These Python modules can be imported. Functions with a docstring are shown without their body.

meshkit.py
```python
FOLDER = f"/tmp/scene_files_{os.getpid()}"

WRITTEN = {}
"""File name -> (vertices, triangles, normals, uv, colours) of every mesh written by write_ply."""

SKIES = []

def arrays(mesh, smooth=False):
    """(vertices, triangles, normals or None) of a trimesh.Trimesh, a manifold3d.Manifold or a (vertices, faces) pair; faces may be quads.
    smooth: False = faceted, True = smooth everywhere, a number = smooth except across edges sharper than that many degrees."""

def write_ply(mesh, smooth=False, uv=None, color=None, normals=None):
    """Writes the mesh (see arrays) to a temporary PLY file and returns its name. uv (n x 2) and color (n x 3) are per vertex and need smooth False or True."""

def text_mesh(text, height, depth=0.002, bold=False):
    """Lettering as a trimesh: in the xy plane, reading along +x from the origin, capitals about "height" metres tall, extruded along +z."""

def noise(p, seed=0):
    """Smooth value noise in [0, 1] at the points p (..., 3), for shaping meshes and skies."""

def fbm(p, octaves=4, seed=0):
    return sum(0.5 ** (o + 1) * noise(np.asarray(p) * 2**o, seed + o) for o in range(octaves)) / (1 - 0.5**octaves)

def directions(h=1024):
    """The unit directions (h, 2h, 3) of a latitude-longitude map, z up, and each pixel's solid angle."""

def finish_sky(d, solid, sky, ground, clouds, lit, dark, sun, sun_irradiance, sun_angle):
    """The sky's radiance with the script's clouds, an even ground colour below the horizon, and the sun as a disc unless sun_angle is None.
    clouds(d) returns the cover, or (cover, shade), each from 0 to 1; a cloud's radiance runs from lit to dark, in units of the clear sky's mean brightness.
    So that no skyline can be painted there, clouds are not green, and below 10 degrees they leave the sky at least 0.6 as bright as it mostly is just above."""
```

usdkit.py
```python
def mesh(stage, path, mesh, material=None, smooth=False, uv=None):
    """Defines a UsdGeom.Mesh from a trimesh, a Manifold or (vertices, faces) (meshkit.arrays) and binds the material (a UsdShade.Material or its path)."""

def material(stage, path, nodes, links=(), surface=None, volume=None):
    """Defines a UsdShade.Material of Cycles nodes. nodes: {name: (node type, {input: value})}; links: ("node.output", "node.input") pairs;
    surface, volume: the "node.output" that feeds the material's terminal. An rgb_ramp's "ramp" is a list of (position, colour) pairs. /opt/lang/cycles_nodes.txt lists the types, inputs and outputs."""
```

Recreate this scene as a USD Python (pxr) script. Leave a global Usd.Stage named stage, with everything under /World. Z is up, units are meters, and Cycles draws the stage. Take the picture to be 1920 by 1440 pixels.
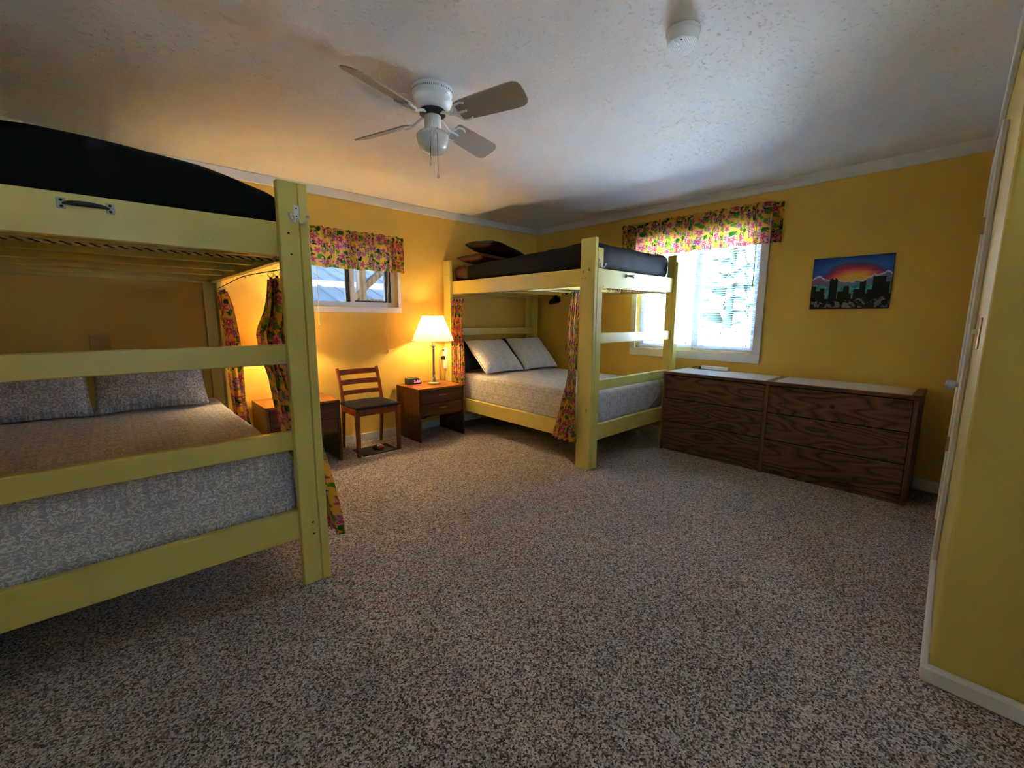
import math, random
import numpy as np, trimesh, usdkit, meshkit
from shapely.geometry import Polygon
from pxr import Usd, UsdGeom, UsdLux, UsdShade, Gf, Sdf, Vt

stage = Usd.Stage.CreateInMemory()
UsdGeom.SetStageUpAxis(stage, "Z")
UsdGeom.Xform.Define(stage, "/World")
UsdGeom.Scope.Define(stage, "/World/Looks")
random.seed(7)
rng = np.random.default_rng(7)
T = Sdf.ValueTypeNames
pi = math.pi

# ------------------------------------------------------------------ camera, sky, sun, exposure
CAM = np.array([-4.275, -4.158, 1.241])
YAW, PITCH, ROLL, FPX = math.radians(47.263), math.radians(-8.709), math.radians(0.268), 810.52
EXPOSURE = 2.42
SKY = 1.35
SUN = 27.0
BULB = 60.0
cam = UsdGeom.Camera.Define(stage, "/World/camera")
cam.CreateHorizontalApertureAttr(36.0)
cam.CreateVerticalApertureAttr(27.0)
cam.CreateFocalLengthAttr(36.0 * FPX / 1920)
cam.CreateClippingRangeAttr(Gf.Vec2f(0.02, 500))
cam.CreateExposureAttr(EXPOSURE)
_f = np.array([math.cos(YAW) * math.cos(PITCH), math.sin(YAW) * math.cos(PITCH), math.sin(PITCH)])
_r0 = np.array([math.sin(YAW), -math.cos(YAW), 0.0])
_u0 = np.cross(_r0, _f)
_r = _r0 * math.cos(ROLL) + _u0 * math.sin(ROLL)
_u = _u0 * math.cos(ROLL) - _r0 * math.sin(ROLL)
cam.AddTransformOp().Set(Gf.Matrix4d(*_r, 0, *_u, 0, *(-_f), 0, *CAM, 1))

sky = UsdLux.DomeLight.Define(stage, "/World/sky")
sky.CreateIntensityAttr(SKY)
sky.CreateColorAttr(Gf.Vec3f(0.47, 0.71, 1.0))
sun = UsdLux.DistantLight.Define(stage, "/World/sun")
sun.CreateIntensityAttr(SUN)
sun.CreateNormalizeAttr(True)
sun.CreateAngleAttr(0.6)
sun.CreateColorAttr(Gf.Vec3f(0.66, 0.82, 1.0))
_s = np.array([-0.50, 0.02, 0.86]); _s /= np.linalg.norm(_s)          # towards the sun: over the house from the -x side
_sx = np.cross([0, 1.0, 0], _s); _sx /= np.linalg.norm(_sx); _sy = np.cross(_s, _sx)
sun.AddTransformOp().Set(Gf.Matrix4d(*_sx, 0, *_sy, 0, *_s, 0, 0, 0, 0, 1))


# ------------------------------------------------------------------ small helpers
def lin(r, g, b):
    c = np.array([r, g, b], float) / 255
    return tuple(float(v) for v in np.where(c <= 0.04045, c / 12.92, ((c + 0.055) / 1.055) ** 2.4))


_used = {}


def numbered(parent, name):
    k = (parent, name)
    n = _used.get(k, 0)
    _used[k] = n + 1
    return name if n == 0 else f"{name}_{n:03d}"


class Thing:
    def __init__(self, path, origin):
        self.path, self.o = path, np.asarray(origin, float)


def data(prim, label=None, cat=None, group=None, kind=None):
    for k, v in (("label", label), ("category", cat), ("group", group), ("kind", kind)):
        if v:
            prim.SetCustomDataByKey(k, v)


def thing(name, label, cat, loc=(0, 0, 0), group=None, kind=None):
    path = "/World/" + numbered("/World", name)
    x = UsdGeom.Xform.Define(stage, path)
    x.AddTranslateOp().Set(Gf.Vec3d(*map(float, loc)))
    data(x.GetPrim(), label, cat, group, kind)
    return Thing(path, loc)


def to_arrays(m):
    if isinstance(m, (tuple, list)) and len(m) == 2 and not hasattr(m[0], "vertices"):
        v, f = np.asarray(m[0], float), np.asarray(m[1], int)
        if f.shape[1] == 4:
            f = np.vstack([f[:, [0, 1, 2]], f[:, [0, 2, 3]]])
        return v, f
    if isinstance(m, list):
        m = trimesh.util.concatenate(m)
    return np.asarray(m.vertices), np.asarray(m.faces)


def part(parent, name, m, material, smooth=False, uv=None, col=None, label=None, kind=None):
    """One Mesh under parent (a Thing); m is in world coordinates."""
    v, f = to_arrays(m)
    path = parent.path + "/" + numbered(parent.path, name)
    g = usdkit.mesh(stage, path, trimesh.Trimesh(v - parent.o, f, process=False), MAT[material], smooth=smooth, uv=uv)
    if col is not None:
        UsdGeom.PrimvarsAPI(g).CreatePrimvar("col", T.Color3fArray, "vertex").Set(Vt.Vec3fArray.FromNumpy(np.asarray(col, np.float32)))
    data(g.GetPrim(), label=label, kind=kind)
    return Thing(path, parent.o)


def single(name, m, material, label, cat, group=None, smooth=False, uv=None, col=None, kind=None):
    """A thing that is one Mesh."""
    v, f = to_arrays(m)
    path = "/World/" + numbered("/World", name)
    o = np.array([v[:, 0].mean(), v[:, 1].mean(), v[:, 2].min()])
    g = usdkit.mesh(stage, path, trimesh.Trimesh(v - o, f, process=False), MAT[material], smooth=smooth, uv=uv)
    g.AddTranslateOp().Set(Gf.Vec3d(*map(float, o)))
    if col is not None:
        UsdGeom.PrimvarsAPI(g).CreatePrimvar("col", T.Color3fArray, "vertex").Set(Vt.Vec3fArray.FromNumpy(np.asarray(col, np.float32)))
    data(g.GetPrim(), label, cat, group, kind)
    return Thing(path, o)


def struct(name, m, material, label, cat, smooth=False):
    return single(name, m, material, label, cat, smooth=smooth, kind="structure")


def struct_group(name, label, cat, loc=(0, 0, 0)):
    return thing(name, label, cat, loc, kind="structure")


def box(x0, x1, y0, y1, z0, z1):
    m = trimesh.creation.box([abs(x1 - x0), abs(y1 - y0), abs(z1 - z0)])
    m.apply_translation([(x0 + x1) / 2, (y0 + y1) / 2, (z0 + z1) / 2])
    return m


def rbox(x0, x1, y0, y1, z0, z1, b=0.003):
    x0, x1 = sorted((x0, x1)); y0, y1 = sorted((y0, y1)); z0, z1 = sorted((z0, z1))
    b = min(b, (x1 - x0) * 0.45, (y1 - y0) * 0.45, (z1 - z0) * 0.45)
    pts = []
    for x, sx in ((x0, 1), (x1, -1)):
        for y, sy in ((y0, 1), (y1, -1)):
            for z, sz in ((z0, 1), (z1, -1)):
                pts += [(x + b * sx, y + b * sy, z), (x + b * sx, y, z + b * sz), (x, y + b * sy, z + b * sz)]
    return trimesh.convex.convex_hull(np.array(pts))


def hullof(pts):
    return trimesh.convex.convex_hull(np.array(pts, float))


def sweep(pts, section, cap=True, up=(0, 0, 1.0), scale=None):
    """Sweeps a closed 2-D section (n x 2) along a polyline."""
    p = np.asarray(pts, float)
    t = np.gradient(p, axis=0)
    t /= np.linalg.norm(t, axis=1, keepdims=True) + 1e-12
    up = np.asarray(up, float)
    a = np.cross(t, up)
    bad = np.linalg.norm(a, axis=1) < 1e-3
    a[bad] = np.cross(t[bad], [1.0, 0, 0])
    a /= np.linalg.norm(a, axis=1, keepdims=True)
    b = np.cross(a, t)
    s = np.asarray(section, float)
    k = np.ones(len(p)) if scale is None else np.interp(np.linspace(0, 1, len(p)), np.linspace(0, 1, len(scale)), scale)
    v = p[:, None] + (a[:, None] * s[None, :, :1] + b[:, None] * s[None, :, 1:]) * k[:, None, None]
    n, m = len(p), len(s)
    i, j = np.meshgrid(np.arange(n - 1), np.arange(m), indexing="ij")
    q = np.stack([i * m + j, i * m + (j + 1) % m, (i + 1) * m + (j + 1) % m, (i + 1) * m + j], -1).reshape(-1, 4)
    f = np.vstack([q[:, [0, 1, 2]], q[:, [0, 2, 3]]])
    v = v.reshape(-1, 3)
    if cap:
        c0, c1 = len(v), len(v) + 1
        v = np.vstack([v, p[0], p[-1]])
        jj = np.arange(m)
        f = np.vstack([f, np.stack([np.full(m, c0), (jj + 1) % m, jj], 1), np.stack([np.full(m, c1), (n - 1) * m + jj, (n - 1) * m + (jj + 1) % m], 1)])
    tm = trimesh.Trimesh(v, f, process=False)
    trimesh.repair.fix_normals(tm)
    return tm


def circle(r, n=10, ry=None):
    a = np.arange(n) * 2 * pi / n
    return np.stack([r * np.cos(a), (ry or r) * np.sin(a)], 1)


def rectsec(w, h, b=0.002):
    w, h = w / 2, h / 2
    return np.array([(-w + b, -h), (w - b, -h), (w, -h + b), (w, h - b), (w - b, h), (-w + b, h), (-w, h - b), (-w, -h + b)])


def tube(pts, r, n=8, scale=None):
    return sweep(pts, circle(r, n), scale=scale)


def spline(pts, n=24):
    """Catmull-Rom through the points."""
    p = np.asarray(pts, float)
    p = np.vstack([2 * p[0] - p[1], p, 2 * p[-1] - p[-2]])
    out = []
    for i in range(1, len(p) - 2):
        for t in np.linspace(0, 1, n, endpoint=(i == len(p) - 3)):
            a, b, c, d = p[i - 1 : i + 3]
            out.append(0.5 * (2 * b + (c - a) * t + (2 * a - 5 * b + 4 * c - d) * t * t + (3 * b - a - 3 * c + d) * t**3))
    return np.array(out)


def lathe(profile, cx, cy, n=32):
    """profile: (radius, z) pairs from bottom to top."""
    pr = np.asarray(profile, float)
    a = np.arange(n) * 2 * pi / n
    v = np.stack([cx + pr[:, None, 0] * np.cos(a), cy + pr[:, None, 0] * np.sin(a), np.broadcast_to(pr[:, None, 1], (len(pr), n))], -1).reshape(-1, 3)
    i, j = np.meshgrid(np.arange(len(pr) - 1), np.arange(n), indexing="ij")
    q = np.stack([i * n + j, i * n + (j + 1) % n, (i + 1) * n + (j + 1) % n, (i + 1) * n + j], -1).reshape(-1, 4)
    f = np.vstack([q[:, [0, 1, 2]], q[:, [0, 2, 3]]])
    tm = trimesh.Trimesh(v, f, process=True)
    tm.update_faces(tm.nondegenerate_faces())
    return tm


def gridmesh(P):
    """P: (nu, nv, 3) points."""
    nu, nv = P.shape[:2]
    i, j = np.meshgrid(np.arange(nu - 1), np.arange(nv - 1), indexing="ij")
    q = np.stack([i * nv + j, (i + 1) * nv + j, (i + 1) * nv + j + 1, i * nv + j + 1], -1).reshape(-1, 4)
    return P.reshape(-1, 3), np.vstack([q[:, [0, 1, 2]], q[:, [0, 2, 3]]])


def wall_with_hole(axis, a0, a1, z0, z1, t0, t1, h):
    """A wall slab along axis ('x' or 'y'), with one rectangular opening h=(a, b, zlo, zhi)."""
    def B(p, q, r, s):
        return box(p, q, t0, t1, r, s) if axis == "x" else box(t0, t1, p, q, r, s)
    return trimesh.util.concatenate([B(a0, h[0], z0, z1), B(h[1], a1, z0, z1), B(h[0], h[1], z0, h[2]), B(h[0], h[1], h[3], z1)])


def extr(poly, depth, plane="xy", at=0.0):
    """Extrudes a shapely polygon: plane 'xz' gives y thickness, 'yz' gives x thickness."""
    m = trimesh.creation.extrude_polygon(poly, depth, engine="earcut")
    v = m.vertices.copy()
    if plane == "xz":
        m = trimesh.Trimesh(np.stack([v[:, 0], at + v[:, 2], v[:, 1]], 1), m.faces[:, ::-1], process=False)
    elif plane == "yz":
        m = trimesh.Trimesh(np.stack([at + v[:, 2], v[:, 0], v[:, 1]], 1), m.faces, process=False)
    else:
        m.apply_translation([0, 0, at])
    return m


# ------------------------------------------------------------------ materials
MAT = {}


def M(name, nodes, links, surface):
    MAT[name] = usdkit.material(stage, f"/World/Looks/{name}", nodes, links, surface=surface)


def plain(name, rgb, rough=0.5, metallic=0.0, spec=0.5, **kw):
    M(name, {"p": ("principled_bsdf", {"base_color": rgb, "roughness": rough, "metallic": metallic, "specular_ior_level": spec, **kw})}, [], "p.BSDF")


def bumpy(name, rgb, rough, scale, strength, dist=0.002, detail=3, var=0.05, spec=0.4, lo=None, hi=None):
    """Even paint with a fine relief from noise."""
    rgb = np.array(rgb)
    nodes = {
        "g": ("geometry", {}),
        "n": ("noise_texture", {"scale": scale, "detail": detail, "roughness": 0.6}),
        "b": ("bump", {"strength": strength, "distance": dist}),
        "n2": ("noise_texture", {"scale": 2.5, "detail": 3}),
        "r": ("rgb_ramp", {"ramp": [(0.3, tuple(rgb * (1 - var))), (0.7, tuple(np.minimum(rgb * (1 + var), 1)))]}),
        "p": ("principled_bsdf", {"roughness": rough, "specular_ior_level": spec}),
    }
    links = [("g.position", "n.vector"), ("g.position", "n2.vector"), ("b.normal", "p.normal"), ("n2.fac", "r.fac"), ("r.color", "p.base_color")]
    if lo is not None:
        nodes["k"] = ("map_range", {"from_min": lo, "from_max": hi, "clamp": True})
        links += [("n.fac", "k.value"), ("k.result", "b.height")]
    else:
        links += [("n.fac", "b.height")]
    M(name, nodes, links, "p.BSDF")


def wood(name, dark, light, axis, rough=0.42, scale=9.0, distort=5.0, stretch=0.12, spec=0.4, contrast=(0.35, 0.7)):
    sc = [1.0, 1.0, 1.0]
    sc["xyz".index(axis)] = stretch
    fine = [70.0, 70.0, 70.0]
    fine["xyz".index(axis)] = 2.5
    nodes = {
        "g": ("texture_coordinate", {}),
        "m": ("mapping", {"scale": tuple(sc), "location": (0.37, 0.21, 0.13)}),
        "w": ("wave_texture", {"wave_type": "rings", "rings_direction": axis, "scale": scale, "distortion": distort, "detail": 3.0, "detail_scale": 1.6, "detail_roughness": 0.6}),
        "m2": ("mapping", {"scale": tuple(fine)}),
        "n": ("noise_texture", {"scale": 1.0, "detail": 3}),
        "a": ("math", {"math_type": "multiply_add", "value2": 0.35}),
        "r": ("rgb_ramp", {"ramp": [(contrast[0], dark), (contrast[1], light)]}),
        "b": ("bump", {"strength": 0.15, "distance": 0.001}),
        "p": ("principled_bsdf", {"roughness": rough, "specular_ior_level": spec}),
    }
    links = [("g.object", "m.vector"), ("m.vector", "w.vector"), ("g.object", "m2.vector"), ("m2.vector", "n.vector"), ("n.fac", "a.value1"), ("w.fac", "k.value1"),
             ("a.value", "k2.value1"), ("k.value", "k2.value2"), ("k2.value", "r.fac"), ("r.color", "p.base_color"), ("k2.value", "b.height"), ("b.normal", "p.normal")]
    nodes["k"] = ("math", {"math_type": "multiply", "value2": 0.62})
    nodes["k2"] = ("math", {"math_type": "add"})
    nodes["a"] = ("math", {"math_type": "multiply", "value2": 0.55})
    M(name, nodes, links, "p.BSDF")


WALL = np.array(lin(231, 190, 84))
bumpy("wall_paint", WALL, 0.62, 130, 0.22, 0.003, 3, 0.03)
bumpy("wall_paint_cool", np.array(lin(208, 186, 92)), 0.6, 130, 0.25, 0.003, 3, 0.03)  # the wall paint made greener, cooler light put into its colour
bumpy("ceiling_paint", np.array(lin(228, 226, 223)), 0.7, 60, 0.8, 0.005, 3, 0.02, 0.35, lo=0.60, hi=0.72)
bumpy("trim_paint", np.array(lin(225, 222, 220)), 0.4, 60, 0.08, 0.001, 2, 0.02)
plain("vinyl", lin(232, 234, 238), 0.35)
plain("dark_gap", (0.004, 0.0035, 0.003), 0.9, 0.0, 0.1)
plain("screen_frame", lin(70, 72, 74), 0.5)
# painted pine of the bunks: brushed grain shows as relief
M("bunk_paint", {
    "g": ("texture_coordinate", {}), "m": ("mapping", {"scale": (6, 6, 6)}),
    "n": ("noise_texture", {"scale": 1.2, "detail": 5, "roughness": 0.65, "distortion": 1.4}),
    "n2": ("noise_texture", {"scale": 0.9, "detail": 3}),
    "r": ("rgb_ramp", {"ramp": [(0.3, lin(214, 194, 96)), (0.7, lin(226, 210, 116))]}),
    "b": ("bump", {"strength": 0.22, "distance": 0.003}),
    "p": ("principled_bsdf", {"roughness": 0.34, "specular_ior_level": 0.5})},
  [("g.object", "m.vector"), ("m.vector", "n.vector"), ("g.object", "n2.vector"), ("n2.fac", "r.fac"), ("r.color", "p.base_color"), ("n.fac", "b.height"), ("b.normal", "p.normal")], "p.BSDF")
# carpet: flecks of pale and dark yarn with a rough pile
M("carpet", {
    "g": ("geometry", {}),
    "v": ("voronoi_texture", {"scale": 185, "randomness": 1.0}),
    "n": ("noise_texture", {"scale": 270, "detail": 2, "roughness": 0.6}),
    "n2": ("noise_texture", {"scale": 1.6, "detail": 3}),
    "c": ("separate_color", {}),
    "mx": ("mix_float", {"fac": 0.5}),
    "r": ("rgb_ramp", {"ramp": [(0.28, lin(66, 53, 50)), (0.45, lin(150, 134, 129)), (0.60, lin(202, 187, 182)), (0.8, lin(236, 225, 220))]}),
    "r2": ("rgb_ramp", {"ramp": [(0.35, (0.86, 0.86, 0.86)), (0.65, (1.0, 1.0, 1.0))]}),
    "mul": ("mix_color", {"blend_type": "multiply", "fac": 1.0}),
    "b": ("bump", {"strength": 0.9, "distance": 0.008}),
    "p": ("principled_bsdf", {"roughness": 0.95, "specular_ior_level": 0.1, "sheen_weight": 0.15})},
  [("g.position", "v.vector"), ("g.position", "n.vector"), ("g.position", "n2.vector"), ("v.color", "c.color"), ("c.r", "mx.a"), ("n.fac", "mx.b"), ("mx.result", "r.fac"),
   ("n2.fac", "r2.fac"), ("r.color", "mul.a"), ("r2.color", "mul.b"), ("mul.result", "p.base_color"), ("mx.result", "b.height"), ("b.normal", "p.normal")], "p.BSDF")
M("oak_dresser", {                                                  # flat-sawn oak: contour lines of a stretched noise make the cathedrals
    "g": ("texture_coordinate", {}), "o": ("object_info", {}), "sh": ("math", {"math_type": "multiply", "value2": 37.0}),
    "c": ("combine_xyz", {}), "add": ("vector_math", {"math_type": "add"}),
    "m": ("mapping", {"scale": (4.0, 1.7, 8.5)}),
    "n0": ("noise_texture", {"scale": 1.0, "detail": 1.0, "roughness": 0.4}),
    "q": ("math", {"math_type": "multiply", "value2": 16.0}), "pp": ("math", {"math_type": "pingpong", "value2": 1.0}),
    "m2": ("mapping", {"scale": (120.0, 4.0, 120.0)}), "n": ("noise_texture", {"scale": 1.0, "detail": 3}),
    "k": ("mix_float", {"fac": 0.34}),
    "r": ("rgb_ramp", {"ramp": [(0.14, lin(44, 27, 21)), (0.34, lin(88, 58, 45)), (0.60, lin(106, 71, 55)), (0.85, lin(116, 79, 62))]}),
    "b": ("bump", {"strength": 0.10, "distance": 0.001}),
    "p": ("principled_bsdf", {"roughness": 0.42, "specular_ior_level": 0.4})},
  [("o.random", "sh.value1"), ("sh.value", "c.y"), ("g.object", "m.vector"), ("m.vector", "add.vector1"), ("c.vector", "add.vector2"), ("add.vector", "n0.vector"),
   ("n0.fac", "q.value1"), ("q.value", "pp.value1"), ("g.object", "m2.vector"), ("m2.vector", "n.vector"),
   ("pp.value", "k.a"), ("n.fac", "k.b"), ("k.result", "r.fac"), ("r.color", "p.base_color"), ("k.result", "b.height"), ("b.normal", "p.normal")], "p.BSDF")
wood("oak_dresser_up", lin(72, 48, 38), lin(116, 80, 62), "z", 0.45, 7.0, 5.0, 0.12, contrast=(0.0, 0.7))
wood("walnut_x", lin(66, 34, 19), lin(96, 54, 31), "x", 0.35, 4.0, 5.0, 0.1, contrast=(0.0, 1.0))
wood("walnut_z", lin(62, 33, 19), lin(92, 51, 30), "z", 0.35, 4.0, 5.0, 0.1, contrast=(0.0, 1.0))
wood("walnut_top_lit", lin(132, 70, 30), lin(162, 92, 44), "x", 0.22, 4.0, 5.0, 0.1, spec=0.6, contrast=(0.0, 1.0))  # same walnut brightened to honey: lamplight on the tops is in the colour
wood("cherry", lin(104, 42, 20), lin(128, 56, 29), "z", 0.25, 4.0, 3.0, 0.1, spec=0.6, contrast=(0.0, 1.0))
wood("weathered_wood", lin(52, 40, 33), lin(84, 66, 55), "z", 0.8, 6.0, 4.0, 0.1)
plain("laminate", lin(238, 234, 226), 0.2)
plain("black_sheet", (0.006, 0.0065, 0.007), 0.8, 0.0, 0.12)
plain("charcoal_sheet", (0.006, 0.0068, 0.0085), 0.7, 0.0, 0.14)
plain("black_cloth", (0.010, 0.009, 0.009), 0.75)
plain("satin", lin(72, 38, 30), 0.33, 0.0, 0.6)
plain("dark_satin", lin(38, 20, 18), 0.4, 0.0, 0.3)
plain("seat_vinyl", (0.010, 0.010, 0.014), 0.8, 0.0, 0.15)
plain("nickel", (0.62, 0.57, 0.50), 0.28, 1.0)
plain("steel", (0.55, 0.56, 0.58), 0.3, 1.0)
plain("iron", (0.05, 0.047, 0.045), 0.42, 0.7)
plain("worn_plate", (0.30, 0.26, 0.21), 0.4, 0.85)
plain("bronze", (0.10, 0.075, 0.055), 0.3, 0.8)
plain("handle_wood", lin(150, 112, 84), 0.35)
plain("white_enamel", lin(228, 230, 234), 0.25)
plain("opal_glass", lin(206, 204, 204), 0.18, 0.0, 0.6)
plain("blade_board", lin(158, 151, 142), 0.6, 0.0, 0.2)
plain("white_plastic", lin(226, 226, 222), 0.4)
plain("yellow_plastic", lin(214, 168, 70), 0.4)
plain("black_plastic", (0.012, 0.012, 0.012), 0.35)
plain("brown_cord", lin(120, 78, 44), 0.5)
plain("black_cord", (0.014, 0.013, 0.012), 0.5)
plain("cotton_cord", lin(238, 220, 176), 0.7)
plain("rope_light", lin(214, 180, 120), 0.7)
plain("rope_dark", lin(50, 34, 20), 0.7)
plain("clear_ring", lin(225, 220, 205), 0.15, 0.0, 0.6)
plain("ink", (0.01, 0.008, 0.006), 0.6)
plain("brass", (0.5, 0.36, 0.14), 0.35, 1.0)
plain("red_rubber", lin(150, 50, 44), 0.5)
plain("mat_black", (0.009, 0.009, 0.009), 0.8)
plain("paper", lin(214, 200, 180), 0.7)
M("digit", {"e": ("emission", {"color": (1.0, 0.10, 0.12), "strength": 1.2})}, [], "e.emission")
M("lit_glass", {"e": ("emission", {"color": (1.0, 0.62, 0.25), "strength": 6.0})}, [], "e.emission")
# window panes let sunlight pass
M("pane", {"f": ("fresnel", {"IOR": 1.45}), "t": ("transparent_bsdf", {"color": (0.94, 0.97, 0.97)}), "gl": ("glossy_bsdf", {"roughness": 0.02, "color": (1, 1, 1)}), "x": ("mix_closure", {})},
  [("f.fac", "x.fac"), ("t.BSDF", "x.closure1"), ("gl.BSDF", "x.closure2")], "x.closure")


def cloth(name, rgb=None, trans=0.35, tcol=None, attr=None, rough=0.9):
    nodes = {"d": ("diffuse_bsdf", {"roughness": 0.5}), "t": ("translucent_bsdf", {}), "x": ("mix_closure", {"fac": trans})}
    links = [("d.BSDF", "x.closure1"), ("t.BSDF", "x.closure2")]
    if attr:
        nodes["a"] = ("attribute", {"attribute": attr})
        links += [("a.color", "d.color"), ("a.color", "t.color")]
    else:
        nodes["d"][1]["color"] = rgb
        nodes["t"][1]["color"] = tcol or rgb
    M(name, nodes, links, "x.closure")


cloth("floral", attr="col", trans=0.42)
cloth("shade", lin(248, 236, 214), 0.42, lin(232, 208, 168))
cloth("slat", lin(216, 228, 246), 0.42, lin(210, 226, 248))  # white slats tinted blue: the daylight glow is put into their colour
M("canvas_paint", {"a": ("attribute", {"attribute": "col"}), "p": ("principled_bsdf", {"roughness": 0.55, "specular_ior_level": 0.3})}, [("a.color", "p.base_color")], "p.BSDF")
# damask print: noise in mirrored cloth coordinates makes the medallions
def damask(name, white, grey, px, py, k, trans=False):
    M(name, {
        "u": ("texture_coordinate", {}), "s": ("separate_xyz", {}),
        "ax": ("math", {"math_type": "pingpong", "value2": px / 2}), "ay": ("math", {"math_type": "pingpong", "value2": py / 2}),
        "c": ("combine_xyz", {}),
        "n": ("noise_texture", {"scale": k, "detail": 2.5, "roughness": 0.55, "distortion": 1.1}),
        "n3": ("noise_texture", {"scale": k * 3.2, "detail": 2, "distortion": 0.6}),
        "r": ("rgb_ramp", {"ramp": [(0.30, 0.25 * np.ones(3)), (0.36, np.ones(3)), (0.40, 0.95 * np.ones(3)), (0.44, 0.2 * np.ones(3)), (0.48, 0.35 * np.ones(3)), (0.505, np.ones(3)), (0.54, np.ones(3)), (0.57, 0.1 * np.ones(3)), (0.63, 0.4 * np.ones(3)), (0.67, np.ones(3))]}),
        "r3": ("rgb_ramp", {"ramp": [(0.42, 0.45 * np.ones(3)), (0.52, np.ones(3))]}),
        "mm": ("mix_color", {"blend_type": "multiply", "fac": 0.75}),
        "bw": ("rgb_to_bw", {}),
        "mx": ("mix_color", {"a": grey, "b": white}),
        "b": ("bump", {"strength": 0.25, "distance": 0.003}),
        "p": ("principled_bsdf", {"roughness": 0.85, "specular_ior_level": 0.2, "sheen_weight": 0.1})},
      [("u.UV", "s.vector"), ("s.x", "ax.value1"), ("s.y", "ay.value1"), ("ax.value", "c.x"), ("ay.value", "c.y"), ("c.vector", "n.vector"), ("c.vector", "n3.vector"), ("n.fac", "r.fac"), ("n3.fac", "r3.fac"),
       ("r.color", "mm.a"), ("r3.color", "mm.b"), ("mm.result", "bw.color"), ("bw.val", "mx.fac"), ("mx.result", "p.base_color"), ("bw.val", "b.height"), ("b.normal", "p.normal")], "p.BSDF")


damask("damask_quilt", lin(236, 235, 238), lin(150, 147, 156), 0.27, 0.30, 26)
damask("damask_pillow", lin(224, 222, 222), lin(128, 122, 126), 0.20, 0.22, 28)
damask("matelasse", lin(228, 226, 226), lin(162, 155, 156), 0.16, 0.18, 26)
damask("matelasse_pillow", lin(230, 229, 230), lin(178, 174, 178), 0.12, 0.14, 30)
bumpy("ground_gravel", np.array(lin(186, 186, 186)), 0.9, 40, 0.4, 0.01, 4, 0.15)
plain("metal_roof", lin(74, 86, 104), 0.5, 0.0)
bumpy("outside_siding", np.array(lin(214, 206, 196)), 0.7, 30, 0.2, 0.003, 3, 0.05)
plain("needles", lin(64, 84, 74), 0.8)
plain("bark", lin(86, 66, 52), 0.9)
plain("fence_red", lin(150, 96, 84), 0.8)
plain("van_white", lin(232, 232, 232), 0.3)
plain("tyre", (0.02, 0.02, 0.02), 0.7)

# ------------------------------------------------------------------ the room
H = 2.39                       # ceiling
XL, YF = -5.13, -6.6           # left wall, wall behind the camera
A = math.atan2(0.074, 2.29)    # the closet wall is a little out of square
DS, DN = np.array([math.cos(A), math.sin(A)]), np.array([-math.sin(A), math.cos(A)])
D0 = np.array([-2.29, -4.162])


def dwall(s0, s1, t0, t1, z0, z1, b=0.0):
    m = rbox(s0, s1, t0, t1, z0, z1, b) if b else box(s0, s1, t0, t1, z0, z1)
    v = m.vertices
    p = D0 + v[:, :1] * DS + v[:, 1:2] * DN
    return trimesh.Trimesh(np.column_stack([p, v[:, 2]]), m.faces, process=False)


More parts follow.
